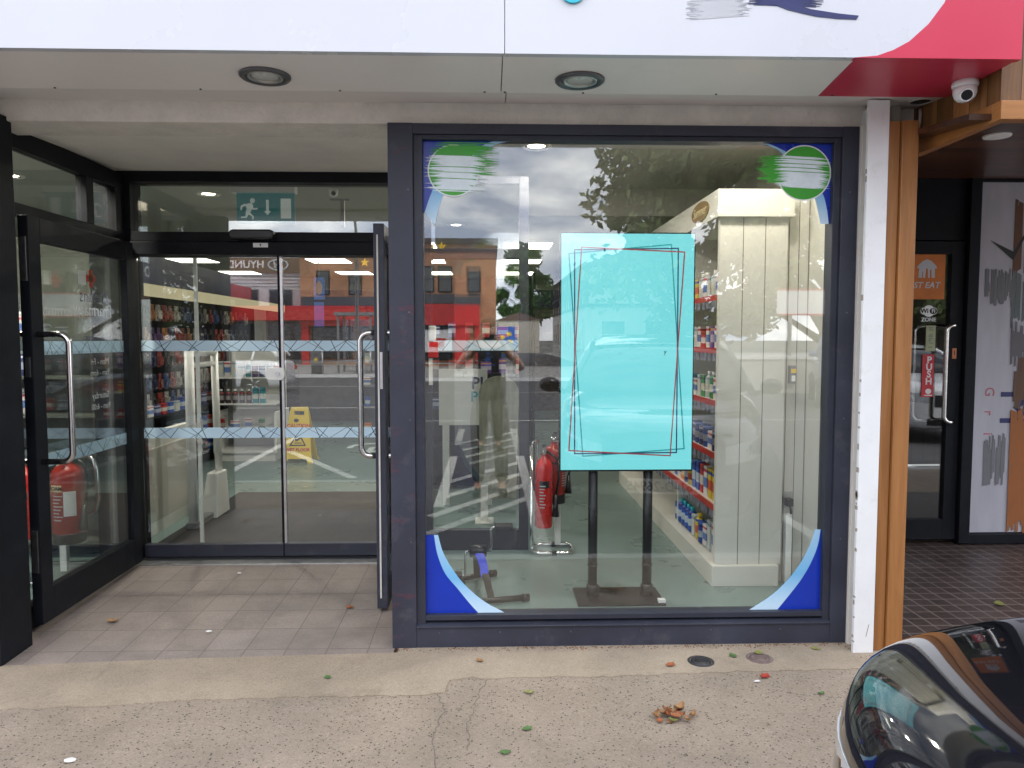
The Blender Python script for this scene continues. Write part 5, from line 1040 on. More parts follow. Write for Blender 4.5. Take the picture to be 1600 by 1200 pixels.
# ================================================================== THE STREET BEHIND THE CAMERA (seen in the glass)
def stripe(pts, wd=.1, z=-.1565):
    b = MB()
    for (a, c) in zip(pts, pts[1:]):
        d = Vector((c[0]-a[0], c[1]-a[1])).normalized(); n = Vector((-d.y, d.x))*wd/2
        b.prism([(a[0]-n.x,a[1]-n.y),(c[0]-n.x,c[1]-n.y),(c[0]+n.x,c[1]+n.y),(a[0]+n.x,a[1]+n.y)], z, z+.003, 'z')
    return b
RP = pm('worn road paint', (.52,.51,.47), .85, var=.15, scale=12, dirt=.45, dirtcol=(.12,.12,.12))
b = MB()
for q in ([(-.5,-3.5),(-.5,-6.6)],[(-3.2,-1.6),(-3.2,-6.6)],[(-6.2,-1.6),(-6.2,-6.6)],[(2.7,-1.6),(2.7,-6.6)],[(5.4,-1.6),(5.4,-6.6)],[(8.1,-1.6),(8.1,-6.6)],[(-.55,-2.45),(.42,-3.92)],[(-.55,-3.1),(.42,-4.6)],[(-.5,-3.9),(.42,-5.3)],[(-.5,-4.7),(.42,-6.1)],[(.42,-1.7),(.42,-6.6)],[(-1.6,-2.2),(-2.9,-4.3)],[(-12,-11),(12,-11)],[(-20,-19),(20,-18.2)]):
    zq_ = globals().get('zq_', 0)+1; s_ = stripe(q, .11, -.1575+zq_*.0003); b.add(s_.v, s_.f)
for k in range(20):      # the wheelchair mark of the disabled bay
    a0, a1 = PI*.9+PI*1.35*k/20, PI*.9+PI*1.35*(k+1)/20
    s_ = stripe([(-1.75+.35*math.cos(a0),-4.7+.35*math.sin(a0)),(-1.75+.35*math.cos(a1),-4.7+.35*math.sin(a1))], .09, -.1530+k*.0003); b.add(s_.v, s_.f)
for q, zz_ in zip(([(-1.75,-4.0),(-1.75,-4.6)],[(-1.75,-4.6),(-1.35,-4.65)],[(-1.35,-4.65),(-1.2,-5.0)],[(-1.75,-4.2),(-1.45,-4.22)]), (-.1465,-.146,-.1455,-.145)): s_ = stripe(q, .09, zz_); b.add(s_.v, s_.f)
struct(b.build('road_marking', RP))
b = MB(); b.box(-60,-24.75,-.4,60,-24.55,-.045); struct(b.build('far_kerb', M['white_paint']))

CG = pm('dark car glass', (.012,.014,.016), .04, spec=.35)
def carpaint(n, c, coat=1): return pm(n, c, .32, .0, .05, 40, coat=coat, spec=.6)
def car(name, label, loc, rz, paint, L_=4.5, W_=1.85, H_=1.72, plate='', hatch=False):
    t = thing('parked_car', label, 'car', (0,0,0), 'cars parked in the street'); kx, ky, kz = W_/1.85, L_/4.5, H_/1.72
    ST = [(0,.32,.36,.92),(.035,.42,.30,.965),(.10,.54,.27,1.0),(.22,.67,.25,1.035),(.42,.785,.24,1.07),(.72,.868,.235,1.105),(1.15,.915,.235,1.165),(1.6,.925,.235,1.19),(2.6,.925,.235,1.195),(3.6,.92,.235,1.20),(4.15,.88,.27,1.18),(4.38,.82,.33,1.14),(4.48,.72,.40,1.08)]
    b = MB(); rings = []
    for s, hw, zb, zh in ST:
        d = zh-zb; cr = .028
        half = [(0,zb),(.7*hw,zb),(.93*hw,zb+.05*d),(.985*hw,zb+.25*d),(hw,zb+.5*d),(.992*hw,zb+.74*d),(.955*hw,zb+.90*d),(.86*hw,zh-.006),(.5*hw,zh+cr*.75),(0,zh+cr)]
        rings.append([(x*kx, -s*ky, z*kz) for x, z in half]+[(-x*kx, -s*ky, z*kz) for x, z in half[-2:0:-1]])
    n = len(rings[0]); b.add([p for r_ in rings for p in r_], [(i*n+k, i*n+(k+1) % n, (i+1)*n+(k+1) % n, (i+1)*n+k) for i in range(len(rings)-1) for k in range(n)]+[list(range(n))[::-1], [(len(rings)-1)*n+k for k in range(n)]], 0, True)
    b.build('body', paint, t, sub=2)
    rear = 4.40 if not hatch else 4.32
    GS = [(1.12,.86,1.15,1.19),(1.50,.85,1.18,1.46),(1.95,.84,1.19,1.66),(2.4,.83,1.19,1.71),(3.3,.82,1.19,1.705),(3.95,.80,1.19,1.64),(rear-.12,.78,1.17,1.40),(rear,.76,1.15,1.20)]
    b = MB(); rings = []
    for s, hw, zb, zr in GS:
        tp = hw*(1-.24*(zr-zb)/.52)
        half = [(0,zb),(hw,zb),((hw*.45+tp*.55)*1.0,zb+(zr-zb)*.5),(tp,zr-.04*min(1,(zr-zb)*3)),(tp*.86,zr),(0,zr+.02)]
        rings.append([(x*kx, -s*ky, z*kz) for x, z in half]+[(-x*kx, -s*ky, z*kz) for x, z in half[-2:0:-1]])
    n = len(rings[0]); b.add([p for r_ in rings for p in r_], [(i*n+k, i*n+(k+1) % n, (i+1)*n+(k+1) % n, (i+1)*n+k) for i in range(len(rings)-1) for k in range(n)]+[list(range(n))[::-1], [(len(rings)-1)*n+k for k in range(n)]], 0, True)
    b.build('windows', CG, t, sub=2)
    def gp(s):   # outer side of the glasshouse at station s
        for a, c in zip(GS, GS[1:]):
            if a[0] <= s <= c[0]:
                f = (s-a[0])/(c[0]-a[0]); return [a[i]+(c[i]-a[i])*f for i in range(4)]
    b = MB()
    rf = []
    for s in (1.85,2.1,2.5,3.0,3.5,3.95):
        _, hw, zb, zr = gp(s); tp = hw*(1-.24*(zr-zb)/.52); rf.append([(x*kx, -s*ky, z*kz) for x, z in ((-tp*1.0,zr-.045),(-tp*.86,zr+.004),(-tp*.4,zr+.020),(tp*.4,zr+.020),(tp*.86,zr+.004),(tp*1.0,zr-.045))])
    m_ = len(rf[0]); b.add([p for r_ in rf for p in r_]+[(p[0],p[1],p[2]-.02) for r_ in rf for p in r_], [(i*m_+k,i*m_+k+1,(i+1)*m_+k+1,(i+1)*m_+k) for i in range(5) for k in range(m_-1)]+[(len(rf)*m_+i*m_+k,len(rf)*m_+(i+1)*m_+k,len(rf)*m_+(i+1)*m_+k+1,len(rf)*m_+i*m_+k+1) for i in range(5) for k in range(m_-1)], 0, True); b.build('roof', paint, t)
    b = MB()
    for sd in (1,-1):
        for s0, s1, wd in ((1.16,1.95,.032),(2.55,2.62,.035),(3.42,3.50,.035),(4.25,3.90,.06)):
            P_ = []
            for f in (0,.35,.7,1):
                s = s0+(s1-s0)*f; _, hw, zb, zr = gp(s); g_ = (0 if s1-s0 > .2 else f)
                if s0 in (1.16,4.25): z = zr-.02; x = hw*(1-.24*(zr-zb)/.52)*.97
                else: z = zb+(zr-zb-.03)*f; x = hw*(1-.24*(zr-zb)/.52*f)
                P_.append((sd*x*kx*1.005, -s*ky, z*kz))
            b.tube(P_, wd, 8)
    b.build('pillars', paint, t)
    def ny(x):
        pts = [(0,.0),(.32,.0),(.42,.035),(.54,.10),(.67,.22),(.785,.42),(.868,.72),(.93,1.2)]; x = abs(x)
        for a, c in zip(pts, pts[1:]):
            if a[0] <= x <= c[0]: return -(a[1]+(c[1]-a[1])*(x-a[0])/(c[0]-a[0]))
        return -1.2
    bpy.context.view_layer.update(); ev = t.children[0].evaluated_get(bpy.context.evaluated_depsgraph_get())
    def hy(x, z):
        ok, p, n_, i_ = ev.ray_cast(Vector((x, 1, z)), Vector((0,-1,0))); return p.y if ok else -1.0
    def nose(nm, x0, x1, z0, z1, mt, out_=.012, par=None, dz=0):
        b = MB(); K = 10
        for i in range(K):
            xa, xb = x0+(x1-x0)*i/K, x0+(x1-x0)*(i+1)/K; za, zb_ = dz*i/K, dz*(i+1)/K
            def c(x, z): return (x*kx, hy(x*kx, z*kz)+out_, z*kz)
            A, B, C_, D = c(xa,z0+za*.4), c(xb,z0+zb_*.4), c(xb,z1+zb_), c(xa,z1+za); ba = lambda p: (p[0]*.98, p[1]-.05, p[2])
            b.hexa([A,B,ba(B),ba(A),D,C_,ba(C_),ba(D)])
        return b.build(nm, mt, par or t, weld=True)
    HL = pm('headlamp lens '+name, (.55,.58,.62), .08, .3, coat=.6)
    nose('grille', -.42, .42, .66, .86, M['black_plastic']); nose('lower_intake', -.5, .5, .34, .46, M['black_plastic'])
    g_ = nose('grille_bar', -.43, .43, .755, .772, M['chrome'], .02)
    nose('headlight', .46, .78, .72, .86, HL, .005, dz=.05); nose('headlight', -.46, -.78, .72, .86, HL, .005, dz=.05)
    if plate:
        pl_ = nose('number_plate', -.26, .26, .50, .61, M['white_ink'], .028)
        text('lettering', plate, .10, (0, hy(0,.555*kz)+.031, .555*kz), M['black_ink'], pl_, (R(90),0,PI), .001, bold=.002)
    b = MB()
    for sd in (1,-1): b.box(sd*.55*kx,-4.47*ky,.82*kz,sd*.86*kx,-4.30*ky,.98*kz)
    b.build('tail_light', M['red_enamel'], t, bev=.02)
    for sd in (1,-1):
        for s in (.86,3.52):
            x = sd*.915*kx; y = -s*ky; r = .345
            b = MB(); b.lathe([(r*.62,-.10*sd),(r*.93,-.11*sd),(r,-.08*sd),(r,.03*sd),(r*.94,.06*sd),(r*.66,.055*sd)], (x-.0*sd,y,r), 30, ax='x'); wl = b.build('wheel', M['rubber'], t)
            b = MB(); b.lathe([(r*.66,.045*sd),(r*.60,.03*sd),(r*.15,.05*sd),(.01,.055*sd)], (x,y,r), 20, ax='x')
            for k in range(5):
                a = 2*PI*k/5; b.tube([(x+.055*sd,y+.03*math.cos(a),r+.03*math.sin(a)),(x+.05*sd,y+r*.62*math.cos(a),r+r*.62*math.sin(a))], .022, 6)
            b.build('rim', M['alu'], wl)
            b = MB(); b.lathe([(r*1.03,-.16*sd),(r*1.12,-.16*sd),(r*1.12,.012*sd),(r*1.03,.014*sd)], (x,y,r+.01), 30, ax='x'); b.build('wheel_arch', M['black_plastic'], t)
        b = MB(); b.ell((sd*1.02*kx,-1.42*ky,1.24*kz), .10, .055, .075).tube([(sd*.86*kx,-1.42*ky,1.17*kz),(sd*.98*kx,-1.42*ky,1.20*kz)], .025, 8); b.build('wing_mirror', paint, t)
        b = MB(); b.tube([(sd*.93*kx,-2.28*ky,.98*kz),(sd*.955*kx,-2.33*ky,.985*kz),(sd*.955*kx,-2.45*ky,.985*kz),(sd*.93*kx,-2.5*ky,.98*kz)], .014, 8); b.build('door_handle', paint, t)
    t.location = loc; t.rotation_euler = (0,0,rz); return t
car('near', 'glossy black car parked nose to the pavement at bottom right', (1.30,-1.80,-.16), R(11), pm('glossy black car paint', (.006,.006,.008), .04, var=.1, scale=60, coat=.6, spec=.5), 4.5, 1.85, 1.68, plate='161-D-26945')
car('white', 'white hatchback parked side on across the car park', (-9.9,-16.2,-.22), R(90), carpaint('white car paint', (.72,.73,.75)), 3.9, 1.75, 1.52, hatch=True)
car('blue', 'blue car parked far to the right across the car park', (8.3,-12.5,-.16), R(20), carpaint('blue car paint', (.05,.10,.28)), 4.3, 1.8, 1.75)
car('silver', 'white car parked in the bay beyond the black car', (7.2,-4.0,-.16), R(0), carpaint('pearl white paint', (.68,.69,.70)), 4.3, 1.8, 1.55)
car('grey', 'dark grey car parked beside the blue car', (11.5,-13,-.16), R(10), carpaint('dark grey paint', (.05,.055,.06)), 4.4, 1.8, 1.6)

# ---- buildings
def brickmat(name, c1, c2, mortar, s=9):
    m, t_, o = newmat(name); l = t_.links.new
    bs = nd(t_, 'ShaderNodeBsdfPrincipled', {'Roughness': .9}); tcd = nd(t_, 'ShaderNodeTexCoord'); mp_ = nd(t_, 'ShaderNodeMapping', {'Rotation': (R(90),0,0)}); l(tcd.outputs['Object'], mp_.inputs['Vector'])
    br = nd(t_, 'ShaderNodeTexBrick', {'Color1': c4(c1), 'Color2': c4(c2), 'Mortar': c4(mortar), 'Scale': 1.0, 'Mortar Size': .008, 'Brick Width': .23, 'Row Height': .075}); l(mp_.outputs['Vector'], br.inputs['Vector'])
    n = nd(t_, 'ShaderNodeTexNoise', {'Scale': .7, 'Detail': 6}); l(tcd.outputs['Object'], n.inputs['Vector'])
    v = nd(t_, 'ShaderNodeMapRange', {'From Min': .3, 'From Max': .7, 'To Min': .75, 'To Max': 1.2}); l(n.outputs['Fac'], v.inputs['Value'])
    hs = nd(t_, 'ShaderNodeVectorMath', operation='SCALE'); l(br.outputs['Color'], hs.inputs[0]); l(v.outputs[0], hs.inputs['Scale']); l(hs.outputs[0], bs.inputs['Base Color']); l(bs.outputs[0], o.inputs['Surface']); return m
BR = brickmat('orange red brick', (.50,.20,.085), (.38,.14,.065), (.40,.32,.24))
WG = pm('dark window panes', (.02,.022,.026), .08, spec=.8)
WF = pm('white window frame', (.6,.6,.58), .5)
ROT = (R(90),0,PI)
def window(parent, x, y, z, w_, h_, bars=1, frame=None):
    b = MB(); b.box(x-w_/2,y-.05,z,x+w_/2,y+.02,z+h_); p = b.build('window', WG, parent)
    b = MB(); f = .06; b.box(x-w_/2-f,y,z-f,x-w_/2,y+.05,z+h_+f).box(x+w_/2,y,z-f,x+w_/2+f,y+.05,z+h_+f).box(x-w_/2,y,z-f,x+w_/2,y+.06,z).box(x-w_/2,y,z+h_,x+w_/2,y+.05,z+h_+f)
    for k in range(bars): b.box(x-w_/2,y+.01,z+h_*(k+1)/(bars+1)-.02,x+w_/2,y+.045,z+h_*(k+1)/(bars+1)+.02)
    b.build('frame', frame or WF, p)
bb = thing('brick_building', 'two storey orange brick building with red shopfront across the road', 'building', (-5,-37,-.05))
b = MB(); b.box(-10.7,-46,-.1,.36,-36.2,6.45); b.build('wall', BR, bb)
b = MB(); b.box(-10.8,-46.1,6.45,.46,-36.05,6.72).box(-10.75,-36.2,6.05,.42,-36.1,6.2); b.build('cornice', pm('brown cornice', (.07,.045,.035), .7), bb)
for x in (-9.4,-7.6,-5.6,-3.3,-2.35,-.85): window(bb, x, -36.2, 3.95, .62, 1.25, 1, M['black_frame'])
b = MB(); b.box(-10.6,-36.2,3.28,-.5,-35.95,3.78); b.build('shop_fascia', pm('dark grey fascia', (.06,.065,.075), .5), bb)
b = MB(); b.box(-10.6,-36.2,2.15,-.55,-35.75,3.25).box(-10.6,-36.2,-.05,-10.2,-35.9,2.15).box(-4.2,-36.2,-.05,-3.95,-35.9,2.15).box(-1.9,-36.2,-.05,-1.1,-35.9,2.15).box(-.8,-36.2,-.05,-.55,-35.9,2.15); b.build('red_shopfront', pm('red shopfront', (.55,.02,.02), .5), bb)
for x, w_ in ((-8.9,2.2),(-5.9,2.8),(-2.9,1.7)): window(bb, x, -36.1, .35, w_, 1.7, 0, M['black_frame'])
b = MB(); b.box(-3.5,-36.03,.75,-2.0,-36.0,1.9); b.build('poster', M['white_ink'], bb); b = MB(); b.box(-3.2,-36.0,1.0,-2.4,-35.98,1.25).box(-2.9,-36.0,1.3,-2.3,-35.98,1.45); b.build('poster_print', M['red_ink'], bb)
b = MB(); b.box(-.42,-36.2,-.05,.2,-36.12,2.3); b.build('door', pm('lilac grey door', (.3,.3,.36), .6), bb)
pb = thing('blue_poster_board', 'blue poster board with yellow flowers outside the brick building', 'poster', (.6,-30,0))
b = MB(); b.box(.35,-30,.55,1.25,-29.96,2.0); b.build('panel', M['poster_blue'], pb); b = MB(); [b.disc((x,z), .11, -29.957, -29.94, 10) for x, z in ((.6,1.5),(.9,1.65),(.95,1.3),(1.1,.9),(.7,.8))]; b.build('flower_print', M['poster_yellow'], pb); b = MB(); b.box(.4,-30,-.05,.45,-29.97,.55).box(1.15,-30,-.05,1.2,-29.97,.55); b.build('leg', M['grey_plastic'], pb)
sh = thing('car_showroom', 'white clad car showroom with brown sign band and red shop canopy', 'building', (-14,-39,-.05))
b = MB(); b.box(-19.5,-48,-.1,-10.9,-38.5,5.35).box(-19.5,-48,5.35,-10.9,-38.6,7.0); b.build('wall', pm('white cladding', (.60,.61,.63), .5), sh)
b = MB(); b.box(-19.4,-38.5,5.32,-10.95,-38.35,6.2); sg_ = b.build('sign_band', pm('brown sign band', (.16,.09,.05), .5), sh)
text('lettering', 'HYUNDAI', .62, (-14.7,-38.33,5.78), M['white_ink'], sg_, ROT, .02, bold=.012)
b = MB(); A = [(-12.5+.62*math.cos(2*PI*k/36), 5.78+.34*math.sin(2*PI*k/36)) for k in range(37)]; B = [(-12.5+.52*math.cos(2*PI*k/36), 5.78+.26*math.sin(2*PI*k/36)) for k in range(37)]; b.band(A, B, -38.35, -38.30)
b.prism([(-12.32,5.56),(-12.22,5.58),(-12.32,6.00),(-12.42,5.98)], -38.35,-38.31).prism([(-12.60,5.58),(-12.70,5.56),(-12.80,5.98),(-12.70,6.00)], -38.35,-38.31).prism([(-12.40,5.73),(-12.38,5.81),(-12.66,5.83),(-12.66,5.75)], -38.35,-38.31); b.build('oval_emblem', M['alu'], sg_)
b = MB(); [b.box(-19.45,-38.5,z,-10.92,-38.46,z+.03) for z in (4.5,4.7,4.9,5.1)]; b.build('cladding_joint', M['grey_plastic'], sh)
for x in (-18,-16.2,-14.4,-12.4): window(sh, x, -38.45, 3.35, 1.3, .95, 0, M['grey_plastic'])
b = MB(); b.box(-18.5,-38.4,2.45,-6.9,-35.4,3.25); cp = b.build('red_canopy', pm('red canopy', (.55,.02,.02), .5), sh)
text('lettering', 'Shop', .75, (-15.9,-35.38,2.86), M['white_ink'], cp, ROT, .02, bold=.01)
for x in (-17.3,-14.6,-12): window(sh, x, -38.4, .2, 2.2, 2.1, 0, M['grey_plastic'])
pc = thing('petrol_canopy', 'navy and red petrol station canopy on white posts with TEXACO lettering', 'canopy', (-16,-30,-.1))
b = MB(); b.box(-22,-28.2,3.75,-14,-22.5,4.55); b.build('navy_edge', pm('navy canopy edge', (.010,.013,.05), .4), pc); b = MB(); b.box(-22,-34.5,3.75,-14,-28.2,4.5); b.build('dark_edge', pm('dark canopy edge', (.03,.01,.015), .4), pc); b = MB(); b.box(-22,-38,3.7,-14.0,-34.5,4.4); b.build('red_edge', pm('red canopy edge', (.5,.015,.02), .4), pc)
text('lettering', 'TEXACO', .62, (-13.98,-25.6,4.15), M['white_ink'], pc, (R(90),0,R(90)), .01, bold=.01)
b = MB(); [b.lathe([(.14,-.1),(.14,3.75)], (x,y,0), 14) for x, y in ((-15.5,-24),(-20,-24),(-15.5,-34),(-20,-34))]; b.build('post', M['white_paint'], pc)
ht = thing('timbered_house', 'white half timbered house along a side street', 'house', (8,-48,-.05))
b = MB(); b.box(5.4,-60,-.1,12,-38.5,5.6); b.build('wall', pm('white house render', (.60,.58,.52), .85, var=.08, scale=2), ht)
b = MB(); b.prism([(5.0,5.5),(8.7,6.7),(12.4,5.5)], -60.3, -38.1); b.build('roof', pm('grey slates', (.12,.11,.11), .8), ht)
b = MB()
for z in (3.2,4.3,5.45): b.box(5.33,-60,z,5.4,-38.5,z+.2); b.box(5.4,-38.5,z,12,-38.43,z+.2)
for k in range(15): y = -59.8+k*1.5; b.box(5.335,y,3.3,5.4,y+.18,5.5)
for k in range(14): y = -59.7+k*1.5; s_ = 1 if k % 2 else -1; b.hexa([(5.338,y if s_ > 0 else y+1.3,3.3),(5.4,y if s_ > 0 else y+1.3,3.3),(5.4,(y if s_ > 0 else y+1.3)+.18,3.3),(5.338,(y if s_ > 0 else y+1.3)+.18,3.3),(5.338,y+1.3 if s_ > 0 else y,5.5),(5.4,y+1.3 if s_ > 0 else y,5.5),(5.4,(y+1.3 if s_ > 0 else y)+.18,5.5),(5.338,(y+1.3 if s_ > 0 else y)+.18,5.5)])
for k in range(5): b.box(5.4+k*1.55,-38.5,3.3,5.58+k*1.55,-38.44,5.5)
b.build('timber_frame', pm('black timbers', (.02,.018,.016), .7), ht)
for k in range(6):
    y = -57.5+k*3.3; b = MB(); b.box(5.34,y,.9,5.42,y+1.5,2.5); w__ = b.build('window', WG, ht); b = MB(); b.box(5.32,y-.08,.82,5.38,y,2.58).box(5.32,y+1.5,.82,5.38,y+1.58,2.58).box(5.325,y,.82,5.38,y+1.5,.9).box(5.325,y,2.5,5.38,y+1.5,2.58); b.build('frame', WF, w__)
for x in (7,9.5): window(ht, x, -38.48, .9, 1.3, 1.5, 1)
t = thing('garden_wall', 'pale low building at the end of the side street', 'building', (3,-72,-.05)); t.name = 'low_building'; b = MB(); b.box(.8,-74,-.1,5,-71,3.2); b.build('wall', pm('cream wall', (.6,.56,.47), .8), t); b = MB(); b.prism([(.6,3.2),(2.9,4.0),(5.2,3.2)], -74.2, -70.9); b.build('roof', pm('brown roof', (.15,.1,.08), .8), t)
b = MB(); b.box(.5,-70,-.4,5.3,-36,-.045); struct(b.build('side_street', M['asphalt']))
# bus shelter, rail, lamp post, bin, low wall, red bordered notice
bs_ = thing('bus_shelter', 'grey framed glass bus shelter on the far pavement', 'bus shelter', (-4.8,-27,0))
b = MB(); [b.box(x,y,-.05,x+.09,y+.09,2.45) for x in (-6.6,-5.2,-3.8) for y in (-27.4,-26.1)]; b.box(-6.7,-27.5,2.45,-3.6,-25.9,2.58); b.build('frame', M['grey_plastic'], bs_)
b = MB(); b.box(-6.5,-27.37,.4,-5.25,-27.35,2.3).box(-5.1,-27.37,.4,-3.85,-27.35,2.3); b.build('glass', M['side_glass'], bs_); b = MB(); b.box(-4.95,-27.3,.6,-4.0,-27.25,2.1); b.build('poster', pm('pale poster', (.3,.4,.42), .5), bs_); b = MB(); b.box(-6.4,-27.2,.42,-4.0,-26.9,.48); b.build('bench', M['alu'], bs_)
t = thing('guard_rail', 'steel guard rail along the far kerb', 'railing', (-4,-24.8,0)); b = MB(); [b.tube([(x,-24.9,-.05),(x,-24.9,.95)], .03, 8) for x in (-9,-7,-5,-3,-1,1)]; b.tube([(-9,-24.9,.95),(1,-24.9,.95)], .03, 8).tube([(-9,-24.9,.5),(1,-24.9,.5)], .02, 8); b.build('rail', M['alu'], t)
t = thing('lamp_post', 'grey street lamp post by the far kerb', 'lamp post', (-5.6,-25.3,0)); b = MB(); b.tube([(-5.6,-25.3,-.05),(-5.6,-25.3,6),(-5.6,-24.9,6.6),(-5.6,-24.0,6.8)], [.09,.06,.05,.04], 12); b.build('pole', M['alu'], t); b = MB(); b.box(-5.72,-24.2,6.74,-5.48,-23.5,6.84); b.build('lamp_head', M['grey_plastic'], t)
t = thing('litter_bin', 'dark litter bin with yellow mark on the far pavement', 'bin', (-7.3,-25.3,0)); b = MB(); b.lathe([(.25,-.05),(.28,.9),(.3,.95),(.2,1.1)], (-7.3,-25.3,0), 18); b.build('body', M['grey_plastic'], t); b = MB(); b.box(-7.36,-25.02,.45,-7.22,-24.99,.62); b.build('yellow_mark', M['poster_yellow'], t)
t = thing('stone_wall', 'low pale boundary wall on the right of the car park', 'wall', (14,-18,0)); b = MB(); b.box(4,-18.4,-.2,40,-18.1,.85); b.build('body', pm('pale rendered wall', (.45,.43,.39), .9, var=.15, scale=3), t); b = MB(); b.box(3.95,-18.45,.85,40.05,-18.05,.95); b.build('coping', M['white_paint'], t)
t = thing('notice_board', 'white notice board with red border above the low boundary wall', 'notice', (10,-20,2)); b = MB(); b.box(9.2,-20,2.2,11.7,-19.97,3.05); b.build('panel', M['white_ink'], t); b = MB(); b.box(9.2,-19.97,2.2,11.7,-19.95,2.25).box(9.2,-19.97,3.0,11.7,-19.95,3.05); b.build('border', M['red_ink'], t); b = MB(); b.box(9.6,-20.08,-.2,9.7,-20.0,3).box(11.2,-20.08,-.2,11.3,-20.0,3); b.build('post', M['grey_plastic'], t)

# ---- trees
def tree(x, y, h, rx, rz, base, label, mat, n=5200, leaf=.2, seed=1, lobes=26, rag=1.0):
    rnd = random.Random(seed); t = thing('tree', label, 'tree', (x,y,-.1), 'trees behind the car park')
    b = MB(); b.tube([(x,y,-.1),(x+.1,y,h*.3),(x-.05,y+.1,h*.6),(x,y,h*.9)], [h*.035,h*.026,h*.016,h*.004], 10)
    C_ = []
    for i in range(lobes):
        a = rnd.uniform(0,2*PI); f = rnd.random(); zz = base+(h-base)*(.05+.93*f); rr = rx*math.sqrt(max(.05,1-((f-.38)/.66)**2))*rnd.uniform(.25,.95)*rag
        c = (x+rr*math.cos(a), y+rr*math.sin(a), zz); C_.append((c, rnd.uniform(.16,.34)*rx)); b.tube([(x,y,max(base*.7,zz-rx*.5)),((x+c[0])/2,(y+c[1])/2,zz-.2*rx),c], [h*.012,h*.007,h*.002], 6)
    b.build('trunk', pm('bark', (.07,.055,.04), .9, bump=.5, bscale=20), t)
    b = MB()
    for i in range(n):
        c, r = rnd.choice(C_); d = Vector((rnd.gauss(0,1),rnd.gauss(0,1),rnd.gauss(0,.75))); d.normalize(); p = Vector(c)+d*r*rnd.random()**.45*1.1
        u = Vector((rnd.gauss(0,1),rnd.gauss(0,1),rnd.gauss(0,1))).normalized(); v = u.orthogonal().normalized(); s = leaf*rnd.uniform(.5,1.2); k = len(b.v)
        b.v += [tuple(p-u*s), tuple(p+v*s*.5), tuple(p+u*s), tuple(p-v*s*.5)]; b.f.append([k,k+1,k+2,k+3]); b.m.append(rnd.randint(0,2)); b.sm.append(False)
    b.build('crown', mat, t)
def leafset(n, c): return [pm(f'{n} leaves {i}', [x*k for x in c], .7, var=.3, scale=3) for i, k in enumerate((.6,1,1.5))]
DK = leafset('dark', (.095,.125,.042)); MD = leafset('mid', (.06,.15,.025))
tree(9.0,-31,15,4.6,4,1.5,'tall dark tree right of the side street', DK, 15000, .26, 1, 60)
tree(15.6,-30,17,5.2,5,1.5,'broad dark tree above the boundary wall', DK, 17000, .27, 2, 64)
tree(21.8,-29,15,4.8,5,1.5,'dark tree at the far right above the boundary wall', DK, 13000, .28, 3, 50)
tree(28.5,-28,14,4.8,5,1.5,'outermost dark tree beyond the boundary wall', DK, 11000, .3, 6, 44)
tree(3.6,-78,11,3.4,4,2.5,'round bright green tree at the end of the side street', MD, 7000, .32, 4, 34)
tree(-30,-40,12,5,5,3,'wide green tree beyond the petrol station', MD, 5500, .32, 5, 26)

# ---- the photographer
SKIN = pm('light skin', (.52,.30,.21), .55, var=.08, scale=14)
pr = thing('person', 'person in a black T-shirt and grey trousers holding up a phone in the car park', 'person', (0,-4.0,-.155))
V = [(0,-4.02,.82),(0,-4.03,1.02),(0,-4.02,1.24),(0,-4.02,1.40),(0,-4.005,1.475),(0,-3.99,1.55),(0,-3.985,1.63),(0,-3.885,1.585),(.088,-3.99,1.575),(-.088,-3.99,1.575),(0,-3.925,1.50)]
E_ = [(0,1),(1,2),(2,3),(3,4),(4,5),(5,6),(5,7),(5,8),(5,9),(5,10)]; RA = [(.15,.11),(.14,.10),(.17,.115),(.11,.09),.055,(.078,.09),(.070,.085),.012,.018,.018,.038]
def addp(v, e, r): V.append(v); E_.append((e, len(V)-1)); RA.append(r); return len(V)-1
for s in (1,-1):
    a = addp((s*.19,-4.02,1.385), 3, .062); e = addp((s*.335,-3.93,1.17), a, .044); wv = addp((s*.145,-3.71,1.43), e, .029); pm_ = addp((s*.105,-3.665,1.475), wv, (.034,.020))
    for k, (zz, ln) in enumerate(((1.528,.9),(1.508,1),(1.488,.97),(1.468,.8))):
        f1 = addp((s*(.098),-3.637,zz), pm_, .0095); f2 = addp((s*.088,-3.606,zz), f1, .0085); addp((s*(.088-.026*ln),-3.6035,zz-.002), f2, .0075)
    t1 = addp((s*.082,-3.655,1.50), pm_, .0115); addp((s*.055,-3.642,1.515), t1, .009)
    h_ = addp((s*.095,-4.02,.74), 0, (.095,.09)); kn = addp((s*.115,-3.995,.36), h_, .058); an = addp((s*.125,-4.04,-.03), kn, .040); ho = addp((s*.13,-3.98,-.105), an, .040); addp((s*.15,-3.87,-.115), ho, .034)
skin('body', V, E_, RA, SKIN, pr)
ts = [(0,-4.02,.76),(0,-4.03,1.02),(0,-4.02,1.24),(0,-4.02,1.385)]; te = [(0,1),(1,2),(2,3)]; tr = [(.205,.155),(.175,.125),(.188,.130),(.135,.10)]
for s in (1,-1): ts += [(s*.19,-4.02,1.385),(s*.255,-3.98,1.285)]; te += [(3,len(ts)-2),(len(ts)-2,len(ts)-1)]; tr += [.078,.072]
tsh = skin('t_shirt', ts, te, tr, pm('black cotton', (.010,.010,.013), .9, bump=.2, bscale=40), pr)
b = MB(); b.prism([(-.02+.03*math.cos(2*PI*k/14), 1.27+.022*math.sin(2*PI*k/14)) for k in range(14)], -3.885, -3.881).box(-.05,-3.885,1.21,.05,-3.880,1.23); b.build('blue_emblem', M['poster_blue'], tsh)
ts = [(0,-4.02,.86),(0,-4.02,.98)]; te = [(0,1)]; tr = [(.17,.135),(.15,.11)]
